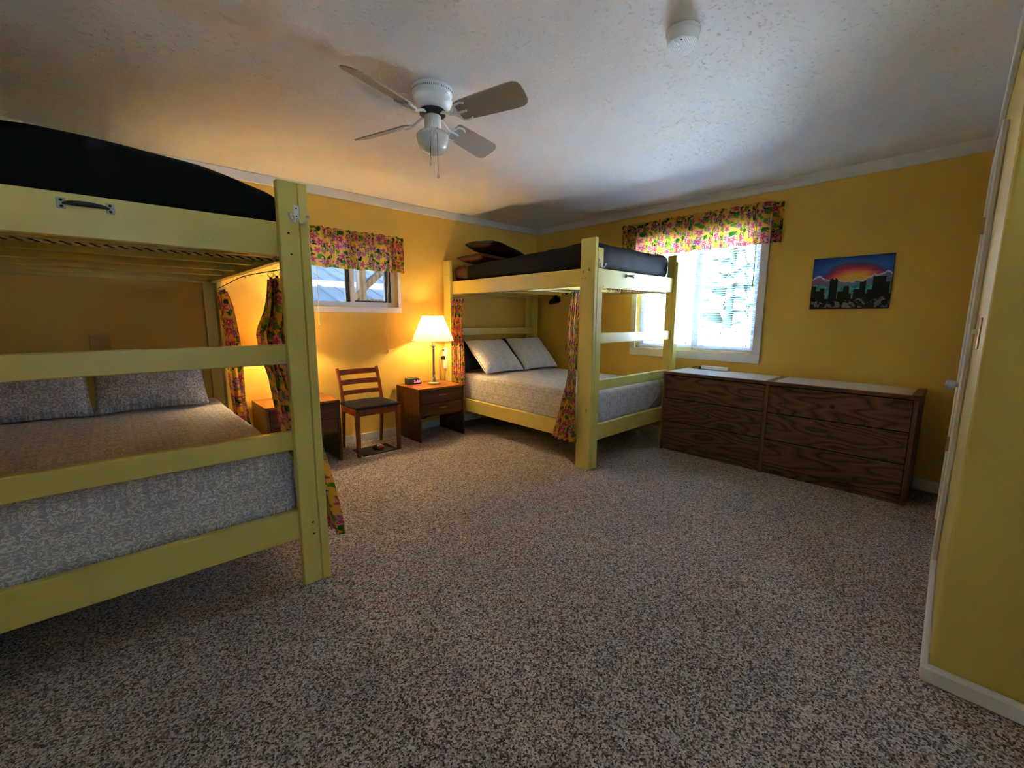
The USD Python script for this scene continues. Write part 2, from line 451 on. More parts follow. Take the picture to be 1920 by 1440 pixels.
struct("floor", box(XL - 0.15, 0.15, YF - 0.15, 0.15, -0.12, 0), "carpet", "taupe flecked loop pile carpet across the whole bedroom", "carpet")
struct("ceiling", box(XL - 0.65, 0.65, YF - 0.65, 0.65, H, H + 0.14), "ceiling_paint", "white ceiling with splattered knockdown texture over the bedroom", "ceiling")
WA = (-2.99, -2.056, 1.342, 1.98)      # small window opening (x0, x1, z0, z1)
WB = (-2.752, -1.552, 0.925, 2.06)     # big window opening (y0, y1, z0, z1)
struct("wall_back", wall_with_hole("x", XL - 0.15, 0.15, 0, H, 0.0, 0.15, WA), "wall_paint", "golden yellow wall behind both beds with the small window", "wall")
struct("wall_right", wall_with_hole("y", YF, 0.0, 0, H, 0.0, 0.15, WB), "wall_paint", "golden yellow wall with the big window, dresser and canvas", "wall")
struct("wall_left", box(XL - 0.15, XL, YF, 0, 0, H), "wall_paint", "golden yellow wall outside the left edge beside the near bunk", "wall")
WF = (-4.40, -3.88, 1.15, 1.83)
struct("wall_front", wall_with_hole("x", XL - 0.15, 0.15, 0, H, YF - 0.15, YF, WF), "wall_paint", "yellow wall behind the photographer with a window", "wall")
DOOR = (0.985, 1.70, 2.035)
cw = [dwall(0.012, DOOR[0], -0.12, 0, 0, H), dwall(DOOR[1], 2.29, -0.12, 0, 0, H), dwall(DOOR[0], DOOR[1], -0.12, 0, DOOR[2], H)]
struct("wall_closet", trimesh.util.concatenate(cw), "wall_paint_cool", "yellow closet wall seen edge on with the white door", "wall")
_p = [(-2.29, YF)] + [(D0[0] + 0.014 - 0.014 * math.cos(a), D0[1] - 0.014 + 0.014 * math.sin(a)) for a in np.linspace(0, pi / 2, 6)] + [(-2.17, -4.158), (-2.17, YF)]
struct("wall_near", extr(Polygon(_p), H), "wall_paint_cool", "yellow wall end at the right edge of the picture", "wall", smooth=30)

# crown boards and baseboards
CB = 2.312
def crown(name, m, where):
    struct(name, m, "trim_paint", f"white crown board along the top of the {where}", "crown board")
crown("trim_1", rbox(XL, 0.0, -0.018, 0.0, CB, H - 0.001, 0.004), "back wall")
crown("trim_2", trimesh.util.concatenate([rbox(-0.018, 0.0, -4.09, -0.018, CB, H - 0.001, 0.004), hullof([(-0.018, -4.09, CB + 0.03), (-0.018, -4.09, H - 0.001), (-0.05, -4.09, H - 0.001), (-0.018, -0.3, CB + 0.06), (-0.018, -0.3, H - 0.001), (-0.024, -0.3, H - 0.001)])]), "window wall")
crown("trim_3", dwall(0.0, 2.27, 0.0, 0.022, CB, H - 0.001, 0.004), "closet wall")
crown("trim_4", rbox(XL, XL + 0.018, YF, -0.018, CB, H - 0.001, 0.004), "left wall")
crown("trim_5", rbox(-2.308, -2.29, YF, -4.16, CB, H - 0.001, 0.004), "near wall end")
def baseb(name, m, where):
    struct(name, m, "trim_paint", f"white painted baseboard along the {where}", "baseboard")
baseb("baseboard_back", rbox(XL, 0, -0.014, 0, 0, 0.075, 0.004), "back wall")
baseb("baseboard_right", rbox(-0.014, 0, -4.09, -0.014, 0, 0.085, 0.004), "window wall")
baseb("baseboard_left", rbox(XL, XL + 0.014, YF, -0.014, 0, 0.075, 0.004), "left wall")
baseb("baseboard_closet", dwall(-0.016, DOOR[0] - 0.06, 0.0, 0.022, 0, 0.06, 0.005), "closet wall up to the door casing")
baseb("baseboard_near", rbox(-2.326, -2.29, YF, -4.142, 0, 0.058, 0.006), "yellow wall end in the right foreground")
baseb("baseboard_front", rbox(XL, -2.3, YF, YF + 0.014, 0, 0.075, 0.004), "wall behind the photographer")

# closet door
dr = struct_group("door_1", "white closet door seen almost edge on at the right", "door", (*(D0 + 1.3 * DS), 0))
part(dr, "door_slab", dwall(DOOR[0] + 0.003, DOOR[1] - 0.003, -0.036, 0.012, 0.012, DOOR[2] - 0.003, 0.004), "trim_paint")
for s0, s1 in ((DOOR[0] - 0.06, DOOR[0]), (DOOR[1], DOOR[1] + 0.06)):
    part(dr, "casing", dwall(s0, s1, 0.0, 0.024, 0.0, DOOR[2] + 0.03, 0.006), "trim_paint")
part(dr, "casing", dwall(DOOR[0] - 0.06, DOOR[1] + 0.06, 0.0, 0.024, DOOR[2] + 0.002, DOOR[2] + 0.06, 0.006), "trim_paint")
kc = D0 + 1.05 * DS
kn = []
for r, t in ((0.026, 0.012), (0.026, 0.016), (0.010, 0.018), (0.010, 0.034), (0.019, 0.040), (0.024, 0.052), (0.022, 0.064), (0.012, 0.070), (0.0005, 0.071)):
    kn.append((r, t))
km = lathe(kn, 0, 0, 20)
v = km.vertices
kp = np.column_stack([kc[0] + v[:, 0] * DS[0] + v[:, 2] * DN[0], kc[1] + v[:, 0] * DS[1] + v[:, 2] * DN[1], 0.925 + v[:, 1]])
part(dr, "door_knob", trimesh.Trimesh(kp, km.faces, process=False), "steel", 40, label="bright metal door knob")
for z in (1.72, 0.45):
    part(dr, "hinge", dwall(DOOR[1] - 0.012, DOOR[1] + 0.01, 0.012, 0.03, z, z + 0.09, 0.003), "brass", label="brass hinge")
sw = thing("light_switch", "grey metal light switch plate beside the closet door, seen edge on", "light switch", (*(D0 + 0.36 * DS), 1.14))
part(sw, "cover_plate", dwall(0.325, 0.395, 0.0, 0.006, 1.135, 1.25, 0.002), "steel")
part(sw, "toggle", dwall(0.354, 0.366, 0.005, 0.022, 1.188, 1.208, 0.002), "steel")

# ------------------------------------------------------------------ windows
def window_frame(g, axis, a0, a1, z0, z1, cas, sill_in, depth, mull, m_at, front, vert_only=False):
    pass


w1 = struct_group("window_1", "small sliding window in white casing above the ladder back chair", "window", (-2.5, 0, 1.34))
x0, x1, z0, z1 = WA
cas = 0.062
part(w1, "casing", rbox(x0 - cas, x1 + 0.036, -0.018, 0.0, z0 - 0.058, z0 - 0.002, 0.003), "trim_paint")
part(w1, "casing", rbox(x0 - cas, x1 + 0.036, -0.018, 0.0, z1 + 0.002, z1 + 0.04, 0.003), "trim_paint")
part(w1, "casing", rbox(x1 + 0.002, x1 + 0.036, -0.018, 0.0, z0 - 0.002, z1 + 0.002, 0.003), "trim_paint")
part(w1, "casing", rbox(x0 - cas, x0 - 0.002, -0.018, 0.0, z0 - 0.002, z1 + 0.002, 0.003), "trim_paint")
part(w1, "frame", trimesh.util.concatenate([box(x0, x1, 0.05, 0.12, z0, z0 + 0.045), box(x0, x1, 0.05, 0.12, z1 - 0.04, z1), box(x1 - 0.04, x1, 0.05, 0.12, z0 + 0.045, z1 - 0.04), box(x0, x0 + 0.04, 0.05, 0.12, z0 + 0.045, z1 - 0.04)]), "vinyl")
part(w1, "mullion", rbox(-2.522, -2.484, 0.045, 0.1, z0 + 0.04, z1 - 0.04, 0.003), "vinyl")
part(w1, "sash", rbox(-2.562, -2.524, 0.07, 0.1, z0 + 0.045, z1 - 0.04, 0.002), "screen_frame", label="dark grey sash edge")
part(w1, "sash", trimesh.util.concatenate([box(-2.16, -2.098, 0.06, 0.095, z0 + 0.045, z1 - 0.04), box(-2.484, -2.16, 0.06, 0.095, z0 + 0.045, z0 + 0.062)]), "screen_frame")
part(w1, "pane", box(x0 + 0.04, -2.55, 0.084, 0.088, z0 + 0.04, z1 - 0.04), "pane")
part(w1, "pane", box(-2.49, -2.15, 0.076, 0.080, z0 + 0.05, z1 - 0.04), "pane")

w2 = struct_group("window_2", "big bright double window with mini blinds over the dresser", "window", (0, -2.15, 0.92))
y0, y1, z0, z1 = WB
cas = 0.066
for nm, m in (("casing", rbox(-0.02, 0, y0 - cas, y1 + cas, z0 - 0.085, z0 - 0.002, 0.003)), ("casing", rbox(-0.02, 0, y0 - cas, y1 + cas, z1 + 0.002, z1 + cas, 0.003)),
              ("casing", rbox(-0.02, 0, y0 - cas, y0 - 0.002, z0 - 0.002, z1 + 0.002, 0.003)), ("casing", rbox(-0.02, 0, y1 + 0.002, y1 + cas, z0 - 0.002, z1 + 0.002, 0.003))):
    part(w2, nm, m, "trim_paint")
part(w2, "frame", trimesh.util.concatenate([box(0.07, 0.14, y0, y1, z0, z0 + 0.05), box(0.07, 0.14, y0, y1, z1 - 0.05, z1), box(0.07, 0.14, y0, y0 + 0.05, z0 + 0.05, z1 - 0.05), box(0.07, 0.14, y1 - 0.05, y1, z0 + 0.05, z1 - 0.05)]), "vinyl")
part(w2, "mullion", rbox(0.066, 0.13, -2.215, -2.145, z0 + 0.04, z1 - 0.04, 0.004), "vinyl")
part(w2, "pane", box(0.098, 0.102, y0 + 0.04, -2.20, z0 + 0.04, z1 - 0.04), "pane")
part(w2, "pane", box(0.108, 0.112, -2.16, y1 - 0.04, z0 + 0.04, z1 - 0.04), "pane")
w3 = struct_group("window_3", "wide window behind the photographer lighting the near side", "window", (-4.0, YF, 0.75))
part(w3, "frame", trimesh.util.concatenate([box(WF[0], WF[1], YF - 0.12, YF - 0.06, WF[2], WF[2] + 0.05), box(WF[0], WF[1], YF - 0.12, YF - 0.06, WF[3] - 0.05, WF[3]), box(WF[0], WF[0] + 0.05, YF - 0.12, YF - 0.06, WF[2], WF[3]), box(WF[1] - 0.05, WF[1], YF - 0.12, YF - 0.06, WF[2], WF[3]), box(-4.14, -4.11, YF - 0.12, YF - 0.06, WF[2], WF[3])]), "vinyl")
part(w3, "pane", box(WF[0], WF[1], YF - 0.095, YF - 0.09, WF[2], WF[3]), "pane")

# mini blinds of the big window
def blind(label, ya, yb, wand_y):
    b = thing("mini_blind", label, "window blind", (0.04, (ya + yb) / 2, z0))
    part(b, "head_rail", rbox(0.024, 0.056, ya, yb, WB[3] - 0.035, WB[3] - 0.003, 0.002), "white_plastic")
    part(b, "bottom_rail", rbox(0.028, 0.052, ya + 0.003, yb - 0.003, WB[2] + 0.012, WB[2] + 0.026, 0.002), "white_plastic")
    n, zt, zb = 51, WB[3] - 0.045, WB[2] + 0.038
    tilt = math.radians(-7)
    for k in range(n):
        zc = zb + (zt - zb) * k / (n - 1)
        P = []
        for y in (ya + 0.004, yb - 0.004):
            for q in np.linspace(-1, 1, 5):
                h = 0.0022 * (1 - q * q)
                a, c = q * 0.0125, h
                P.append((0.040 + a * math.cos(tilt) - c * math.sin(tilt), y, zc + a * math.sin(tilt) + c * math.cos(tilt)))
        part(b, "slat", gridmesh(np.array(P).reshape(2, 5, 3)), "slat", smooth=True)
    for y in (ya + 0.09, yb - 0.09):
        part(b, "ladder_cord", trimesh.util.concatenate([tube([(x, y, WB[2] + 0.02), (x, y, WB[3] - 0.03)], 0.0007, 4) for x in (0.0275, 0.0525)]), "white_plastic")
    part(b, "tilt_wand", tube([(0.018, wand_y, WB[3] - 0.04), (0.017, wand_y, WB[3] - 0.55)], 0.0035, 6), "screen_frame")
    part(b, "lift_cord", tube(spline([(0.018, ya + 0.055, WB[3] - 0.04), (0.016, ya + 0.053, 1.4), (0.015, ya + 0.06, 1.02)], 8), 0.0012, 5), "screen_frame")
    part(b, "cord_tassel", lathe([(0.0005, 0.985), (0.005, 0.987), (0.004, 1.0), (0.002, 1.02), (0.0005, 1.021)], 0.015, ya + 0.06, 8), "screen_frame", True)


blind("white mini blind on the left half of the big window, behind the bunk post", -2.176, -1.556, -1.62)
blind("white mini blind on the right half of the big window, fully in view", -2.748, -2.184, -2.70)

# ------------------------------------------------------------------ outdoors
struct("ground", box(-40, 60, -50, 50, -0.62, -0.5), "ground_gravel", "pale sunlit gravel yard outside the windows", "ground")
sh = thing("shed_roof", "blue grey ribbed metal roof seen through the small window", "roof", (-3, 3, 0))
for k in range(12):
    xa = -6.0 + k * 0.62
    def S(x, y):
        return 1.15 + (y - 1.6) * 0.30
    P = []
    for x, dz in ((xa, 0.0), (xa + 0.05, 0.0), (xa + 0.065, 0.03), (xa + 0.095, 0.03), (xa + 0.11, 0.0), (xa + 0.33, 0.0), (xa + 0.345, 0.012), (xa + 0.36, 0.0), (xa + 0.62, 0.0)):
        P.append([(x, y, S(x, y) + dz) for y in (2.0, 4.2)])
    part(sh, "roof_sheet", gridmesh(np.array(P)), "metal_roof")
    P2 = [[(x, y, z + 0.32 + (0.02 if y > 3.5 else 0)) for x, y, z in q] for q in np.array(P) + np.array([0, 1.5, 0.12])]
    part(sh, "roof_sheet", gridmesh(np.array(P2)), "metal_roof")
part(sh, "fascia_board", rbox(-6.0, 1.5, 3.62, 3.66, 1.62, 1.86, 0.004), "outside_siding")
part(sh, "fascia_board", rbox(-6.0, 1.5, 2.16, 2.2, 1.12, 1.34, 0.004), "weathered_wood")
pr_ = thing("porch_roof", "added unseen roof above the small window, shading the timber post", "roof", (-2.5, 2, 2.7))  # roof added out of view to keep sun and sky off the shed
part(pr_, "roof_sheet", hullof([(x, y, z + d) for x in (-10.0, 5.0) for y, z in ((0.66, 3.25), (8.5, 2.85)) for d in (0, 0.03)]), "metal_roof")
pw = thing("porch_frame", "brown timber post with diagonal brace outside the small window", "porch frame", (-2.2, 1.0, -0.5))
part(pw, "post", rbox(-2.02, -1.93, 1.0, 1.09, -0.5, 2.6, 0.005), "weathered_wood")
part(pw, "brace", sweep([(-2.28, 1.045, 1.30), (-1.35, 1.045, 2.12)], rectsec(0.07, 0.10), up=(0, 1, 0)), "weathered_wood")
part(pw, "beam", rbox(-1.93, 0.6, 1.0, 1.05, 1.42, 1.46, 0.004), "weathered_wood")
part(pw, "header_beam", rbox(-4.5, 0.6, 0.98, 1.11, 2.55, 2.72, 0.005), "weathered_wood")
part(pw, "post", rbox(-4.5, -4.41, 1.0, 1.09, -0.5, 2.55, 0.005), "weathered_wood")


def conifer(x, y, h, r, label):
    t = thing("conifer", label, "tree", (x, y, -0.5), group=None)
    part(t, "trunk", tube([(x, y, -0.5), (x, y, -0.5 + h * 0.95)], 0.16, 8, scale=[1, 0.2]), "bark")
    ms = []
    R = np.random.default_rng(int(abs(x * 13 + y * 7)))
    for k in range(24):
        f = k / 23
        zb = -0.5 + h * (0.12 + 0.78 * f)
        rr = r * (1 - f) ** 0.8 + 0.12
        n = 26
        a = np.arange(n) * 2 * pi / n
        rad = rr * np.where(np.arange(n) % 2 == 0, 1.0, 0.55) * R.uniform(0.75, 1.1, n)
        v = np.vstack([np.column_stack([x + rad * np.cos(a), y + rad * np.sin(a), zb - 0.45 * rr * R.uniform(0.4, 1.3, n)]), [[x, y, zb + h * 0.13]], [[x, y, zb]]])
        i = np.arange(n)
        ms.append(trimesh.Trimesh(v, np.vstack([np.stack([i, (i + 1) % n, np.full(n, n)], 1), np.stack([(i + 1) % n, i, np.full(n, n + 1)], 1)]), process=False))
    part(t, "needles", ms, "needles")


conifer(11, -0.2, 7.5, 1.7, "blue green conifer in the yard, seen through the right blind")
conifer(15, 3.2, 8.5, 2.0, "taller conifer standing further back in the yard")
fn = thing("picket_fence", "reddish board fence at the far side of the yard", "fence", (9.0, 0, -0.5))
for k in range(30):
    yy = -6.0 + k * 0.42
    part(fn, "board", rbox(9.0, 9.03, yy, yy + 0.38, -0.5, 0.95, 0.01), "fence_red")
part(fn, "rail", rbox(9.03, 9.08, -6, 6.6, 0.5, 0.6, 0.005), "fence_red")
vn = thing("white_trailer", "white trailer parked outside the right half of the big window", "trailer", (7, -1.2, -0.5))
part(vn, "body", rbox(6.0, 8.2, -1.5, -0.75, 0.05, 1.75, 0.08), "van_white")
for xx in (6.5, 7.7):
    part(vn, "wheel", trimesh.Trimesh(*to_arrays(trimesh.creation.cylinder(0.28, 0.16, 20, transform=trimesh.transformations.rotation_matrix(pi / 2, [1, 0, 0], [0, 0, 0]))), process=False).apply_translation([xx, -1.42, -0.22]), "tyre")

# ------------------------------------------------------------------ floral cloth
def floral_tile(n=420, seed=3):
    """A repeating print of hibiscus flowers and fern leaves on yellow, n x n colours for a 0.42 m square."""
    R = np.random.default_rng(seed)
    L = 0.42
    c = (np.arange(n) + 0.5) / n * L
    X, Y = np.meshgrid(c, c, indexing="ij")
    nz = meshkit.fbm(np.stack([X * 22, Y * 22, 0 * X], -1), 3, 5)
    ya, yb, yc = np.array(lin(232, 178, 50)), np.array(lin(226, 160, 78)), np.array(lin(206, 184, 66))
    k = np.clip((nz - 0.35) * 3, 0, 1)[..., None]
    img = ya * (1 - k) + yb * k
    k2 = np.clip((meshkit.fbm(np.stack([X * 14, Y * 14, 0 * X + 9], -1), 3, 8) - 0.5) * 4, 0, 1)[..., None]
    img = img * (1 - 0.6 * k2) + yc * 0.6 * k2
    def wrap(dx):
        return (dx + L / 2) % L - L / 2
    cells = [(i, j) for i in range(7) for j in range(7)]
    R.shuffle(cells)
    for i, j in cells:                                              # leaves first
        cx, cy = (i + R.uniform(0.1, 0.9)) * L / 7, (j + R.uniform(0.1, 0.9)) * L / 7
        dx, dy = wrap(X - cx), wrap(Y - cy)
        base = R.uniform(0, 2 * pi)
        g = np.array(lin(*[(46, 104, 44), (88, 140, 52), (38, 80, 48), (112, 150, 60)][R.integers(4)]))
        for q in range(R.integers(4, 7)):
            a = base + (q - 2.5) * R.uniform(0.28, 0.42)
            ll, ww = R.uniform(0.030, 0.050), R.uniform(0.0042, 0.007)
            s, t = dx * math.cos(a) + dy * math.sin(a), -dx * math.sin(a) + dy * math.cos(a)
            m = ((s - ll * 0.55) / (ll * 0.55)) ** 2 + (t / ww) ** 2 < 1
            img[m] = g * R.uniform(0.8, 1.15)
    for i in range(5):
        for j in range(5):                                          # flowers over them
            cx, cy = (i + 0.5 * (j % 2) + R.uniform(0.15, 0.6)) * L / 5, (j + R.uniform(0.15, 0.85)) * L / 5
            dx, dy = wrap(X - cx), wrap(Y - cy)
            r, th = np.hypot(dx, dy), np.arctan2(dy, dx)
            rot, rad = R.uniform(0, 2 * pi), R.uniform(0.028, 0.041)
            pet = np.abs(np.cos(2.5 * (th - rot)))
            edge = rad * (0.42 + 0.58 * pet**0.6)
            m = r < edge
            f = np.clip(r / (edge + 1e-9), 0, 1)[..., None]
            inner, mid, outer = np.array(lin(140, 30, 56)), np.array(lin(190, 80, 98)), np.array(lin(226, 158, 140))
            if R.random() < 0.3:
                inner, mid, outer = np.array(lin(124, 34, 76)), np.array(lin(176, 88, 122)), np.array(lin(222, 170, 166))
            col = np.where(f < 0.5, inner + (mid - inner) * f * 2, mid + (outer - mid) * (f - 0.5) * 2)
            vein = (np.abs(np.cos(2.5 * (th - rot))) > 0.985)[..., None] & (f > 0.25)
            col = np.where(vein, inner, col)
            img[m] = col[m]
            img[r < rad * 0.10] = lin(244, 214, 90)
    return img, L


TILE, TL_ = floral_tile()


def floral(U, V):
    n = len(TILE)
    return TILE[np.floor(U / TL_ * n).astype(int) % n, np.floor(V / TL_ * n).astype(int) % n]


def sheet(P, U, V):
    """Grid points + cloth coordinates -> mesh, colours."""
    return gridmesh(P), floral(U, V).reshape(-1, 3)


# ------------------------------------------------------------------ valances
def valance(label, along, a0, a1, zt, zb, off, folds, seed, flat=0.0):
    """along: 'x' on the back wall (y = -off) or 'y' on the right wall (x = -off)."""
    R = np.random.default_rng(seed)
    L = abs(a1 - a0)
    nu, nv = int(L / 0.0045), int((zt - zb) / 0.0045)
    s = np.linspace(0, 1, nu)[:, None] * np.ones((1, nv))
    t = np.ones((nu, 1)) * np.linspace(0, 1, nv)[None]
    ph = np.cumsum(1 + 0.55 * np.sin(np.linspace(0, 31, nu)) + R.normal(0, 0.25, nu)) ; ph = ph / ph[-1] * folds * 2 * pi
    g = 1.0 if not flat else np.clip((1 - flat - s) / 0.03, 0, 1)
    amp = (0.011 + 0.009 * t) * g * (0.6 + 0.4 * np.sin(ph * 0.37 + 1)[:, None])
    d = off + amp * np.sin(ph[:, None] + 0.5 * t) + 0.004 * np.sin(2.3 * ph[:, None] + 2 * t) * g
    d = d + 0.010 * np.exp(-((t - 0.10) / 0.05) ** 2)                # the rod pocket
    if flat:
        d = np.where(s > 1 - flat, np.maximum(d * 0 + 0.012, off * np.clip((1 - flat + 0.03 - s) / 0.03, 0, 1)), d)
    zz = zt + (zb - zt) * t - 0.006 * np.sin(ph[:, None] * 0.5) * t + 0.004 * np.sin(ph[:, None]) * (t < 0.03)
    a = a0 + (a1 - a0) * s
    P = np.stack([a, -d, zz], -1) if along == "x" else np.stack([-d, a, zz], -1)
    cl = ph / (2 * pi) / folds * L * 1.55
    m, col = sheet(P, cl[:, None] + 0 * t, zz)
    c = ((a0 + a1) / 2, -off, zb) if along == "x" else (-off, (a0 + a1) / 2, zb)
    v = thing("valance", label, "valance", c)
    part(v, "gathered_cloth", m, "floral", smooth=True, col=col)
    zr = zt - 0.10 * (zt - zb)
    ar = a1 + (a0 - a1) * (flat + 0.03) if flat else a1
    rod = [(a0, 0.0, zr), (a0, -off + 0.004, zr), (ar, -off + 0.004, zr), (ar, 0, zr)]
    rod = rod if along == "x" else [(y, x, z) for x, y, z in rod]
    part(v, "curtain_rod", trimesh.util.concatenate([tube([rod[i], rod[i + 1]], 0.006, 8) for i in range(3)]), "white_plastic")
    # cloth returns to the wall at the ends
    for e in (a0,) if flat else (a0, a1):
        k = 8
        tt = np.linspace(0, 1, 60)
        P = np.array([[((e, -off * q, zt + (zb - zt) * w) if along == "x" else (-off * q, e, zt + (zb - zt) * w)) for w in tt] for q in np.linspace(0.05, 1, k)])
        Uq = np.linspace(0.05, 1, k)[:, None] * off + 0 * tt
        m, col = sheet(P, Uq, P[..., 2])
        part(v, "cloth_return", m, "floral", smooth=True, col=col)
    return v


valance("yellow floral valance over the small window beside the near bunk post", "x", -3.0, -2.0, 2.035, 1.686, 0.062, 12, 4)
valance("yellow floral valance glowing over the big bright window", "y", -1.375, -2.905, 2.228, 1.885, 0.07, 20, 9, flat=0.085)

# pull cords of the raised blind in the small window
pc = thing("blind_pull_cord", "thin beige blind pull cord hanging on the wall below the right of the small window", "pull cord", (-2.185, -0.03, 0.88))
part(pc, "cord", tube(spline([(-2.186, -0.075, 1.70), (-2.187, -0.045, 1.4), (-2.190, -0.022, 1.19), (-2.186, -0.016, 1.05), (-2.182, -0.014, 0.915)], 8), 0.0025, 5), "cotton_cord")
part(pc, "cord", tube(spline([(-2.192, -0.030, 1.18), (-2.205, -0.020, 1.10), (-2.192, -0.015, 1.0), (-2.186, -0.014, 0.915)], 8), 0.0018, 5), "cotton_cord")
part(pc, "cleat", rbox(-2.215, -2.172, -0.02, -0.004, 1.165, 1.178, 0.004), "cotton_cord")
part(pc, "tassel", lathe([(0.001, 0.872), (0.010, 0.876), (0.008, 0.895), (0.004, 0.915), (0.0005, 0.918)], -2.184, -0.014, 10), "cotton_cord", True)
pc = thing("blind_pull_cord", "white blind pull cord left of the small window, right beside the near bunk post", "pull cord", (-2.87, -0.03, 1.2))
part(pc, "cord", tube(spline([(-2.872, -0.08, 1.70), (-2.866, -0.05, 1.45), (-2.86, -0.025, 1.22)], 8), 0.003, 6), "cotton_cord")
part(pc, "tassel", lathe([(0.001, 1.17), (0.008, 1.175), (0.006, 1.2), (0.003, 1.225), (0.0005, 1.228)], -2.86, -0.025, 10), "cotton_cord", True)

# ------------------------------------------------------------------ bunks
def text_part(parent, txt, h, at, right, up, normal, material="ink", rot=0.0):
    m = meshkit.text_mesh(txt, h, 0.0006, bold=True)
    v = m.vertices
    c, s = math.cos(rot), math.sin(rot)
    x, y = v[:, 0] * c - v[:, 1] * s, v[:, 0] * s + v[:, 1] * c
    at, right, up, normal = (np.asarray(q, float) for q in (at, right, up, normal))
    p = at + x[:, None] * right + y[:, None] * up + v[:, 2:] * normal
    tm = trimesh.Trimesh(p, m.faces, process=False)
    part(parent, "number_mark", tm, material)


def bunk(label, xo, sg, yf, yh, W, ztall, zshort, foot_w, handle_x, hook_x, head_rung=True):
    X = lambda u: xo + sg * u
    t = thing("bunk_bed", label, "bunk bed", (X(W / 2), (yf + yh) / 2, 0))
    def b(name, u0, u1, y0, y1, z0, z1, bev=0.004, **kw):
        return part(t, name, rbox(X(u0), X(u1), y0, y1, z0, z1, bev), "bunk_paint", **kw)
    # posts, each of two boards
    b("post_board", 0, 0.038, yf, yf + 0.142, 0, ztall)
    b("post_board", 0.0397, 0.0385 + foot_w, yf, yf + 0.038, 0, zshort)
    b("post_board", W - 0.038, W, yf + 0.0385, yf + 0.128, 0, ztall)
    b("post_board", W - 0.075, W, yf, yf + 0.038, 0, zshort)
    b("post_board", 0, 0.038, yh - 0.125, yh, 0, ztall)
    b("post_board", 0.0385, 0.115, yh - 0.038, yh, 0, zshort)
    b("post_board", W - 0.038, W, yh - 0.128, yh - 0.0385, 0, ztall)
    b("post_board", W - 0.127, W, yh - 0.038, yh, 0, zshort)
    for y0, y1 in ((yf + 0.0385, yf + 0.0765), (yh - 0.0765, yh - 0.0385)):       # foot and head ends
        end = "foot" if y0 < yf + 0.1 else "head"
        b(end + "_rail", 0.039, W - 0.0385, y0, y1, 1.494, 1.632)
        b(end + "_rail", 0.039, W - 0.0385, y0, y1, 0.220, 0.358)
        if end == "foot" or head_rung:
            b(end + "_rung", 0.039, W - 0.0385, y0, y1, 1.036, 1.122)
        if end == "foot":
            b(end + "_rung", 0.039, W - 0.0385, y0, y1, 0.647, 0.733)
    for u0, u1 in ((0.0385, 0.0765), (W - 0.0765, W - 0.0385)):                    # long rails
        b("side_rail", u0, u1, yf + 0.077, yh - 0.077, 1.494, 1.632)
        b("side_rail", u0, u1, yf + 0.077, yh - 0.077, 0.216, 0.354)
    n = 5
    for k in range(n):                                                            # slats under the upper and lower mattress
        y = yf + 0.25 + (yh - yf - 0.45) * k / (n - 1)
        b("slat", 0.078, W - 0.078, y, y + 0.04, 1.512, 1.60, 0.003)
        b("slat", 0.078, W - 0.078, y, y + 0.07, 0.262, 0.30, 0.003)
    part(t, "deck", box(X(0.078), X(W - 0.078), yf + 0.08, yh - 0.08, 1.601, 1.615), "bunk_paint")
    part(t, "deck", box(X(0.078), X(W - 0.078), yf + 0.08, yh - 0.08, 0.301, 0.313), "bunk_paint")
    part(t, "centre_support", rbox(X(W / 2 - 0.05), X(W / 2 + 0.05), yf + 0.6, yf + 0.64, 0.0, 0.26, 0.004), "weathered_wood")
    # cast pull handle on the foot rail
    yr = yf + 0.0385
    hz = 1.597
    hd = part(t, "pull_handle", tube(spline([(handle_x - 0.052, yr - 0.003, hz), (handle_x - 0.04, yr - 0.02, hz), (handle_x, yr - 0.03, hz), (handle_x + 0.04, yr - 0.02, hz), (handle_x + 0.052, yr - 0.003, hz)], 6), 0.0075, 10, scale=[0.7, 0.7, 0.95, 1.15, 1.15, 0.95, 0.7, 0.7]), "iron", 40, label="dark iron pull handle")
    for q in (-1, 1):
        part(hd, "mount_plate", rbox(handle_x + q * 0.058 - 0.011, handle_x + q * 0.058 + 0.011, yr - 0.003, yr, hz - 0.017, hz + 0.017, 0.002), "worn_plate")
    for q in (-1, 1):
        for e in (-1, 1):
            part(hd, "bolt", trimesh.creation.icosphere(1, 0.0045).apply_translation([handle_x + q * 0.058, yr - 0.003, hz + e * 0.0095]), "ink", True)
    # white double coat hook on the foot post
    hx, hz = hook_x, 1.665
    hk = [rbox(hx - 0.011, hx + 0.011, yf - 0.004, yf, hz - 0.022, hz + 0.034, 0.002)]
    for q in (-1, 1):
        hk.append(tube(spline([(hx + q * 0.007, yf - 0.003, hz - 0.012), (hx + q * 0.012, yf - 0.012, hz - 0.036), (hx + q * 0.024, yf - 0.030, hz - 0.034), (hx + q * 0.034, yf - 0.036, hz - 0.014)], 6), 0.0042, 8))
        hk.append(trimesh.creation.icosphere(2, 0.0072).apply_translation([hx + q * 0.034, yf - 0.036, hz - 0.011]))
    hp = part(t, "coat_hook", hk, "white_enamel", 40, label="white double coat hook")
    for e in (0.022, -0.008):
        part(hp, "screw", trimesh.creation.icosphere(1, 0.0028).apply_translation([hx, yf - 0.0045, hz + e]), "ink", True)
    # curtain wires: along the open side and, twisted, under the foot rail
    ws = X(0.030)
    part(t, "curtain_wire", tube(spline([(ws, yh - 0.125, 1.452), (ws, yh - 0.55, 1.470), (ws, yh - 1.02, 1.486), (ws, yf + 0.45, 1.470), (ws, yf + 0.142, 1.462)], 8), 0.0028, 6), "iron")
    part(t, "wire_hook", tube(spline([(ws, yh - 1.02, 1.482), (ws + 0.004, yh - 1.02, 1.476), (ws + 0.008, yh - 1.02, 1.486), (X(0.0385), yh - 1.02, 1.497)], 5), 0.0025, 6), "steel")
    yw, zw, n = yf + 0.098, 1.481, 340
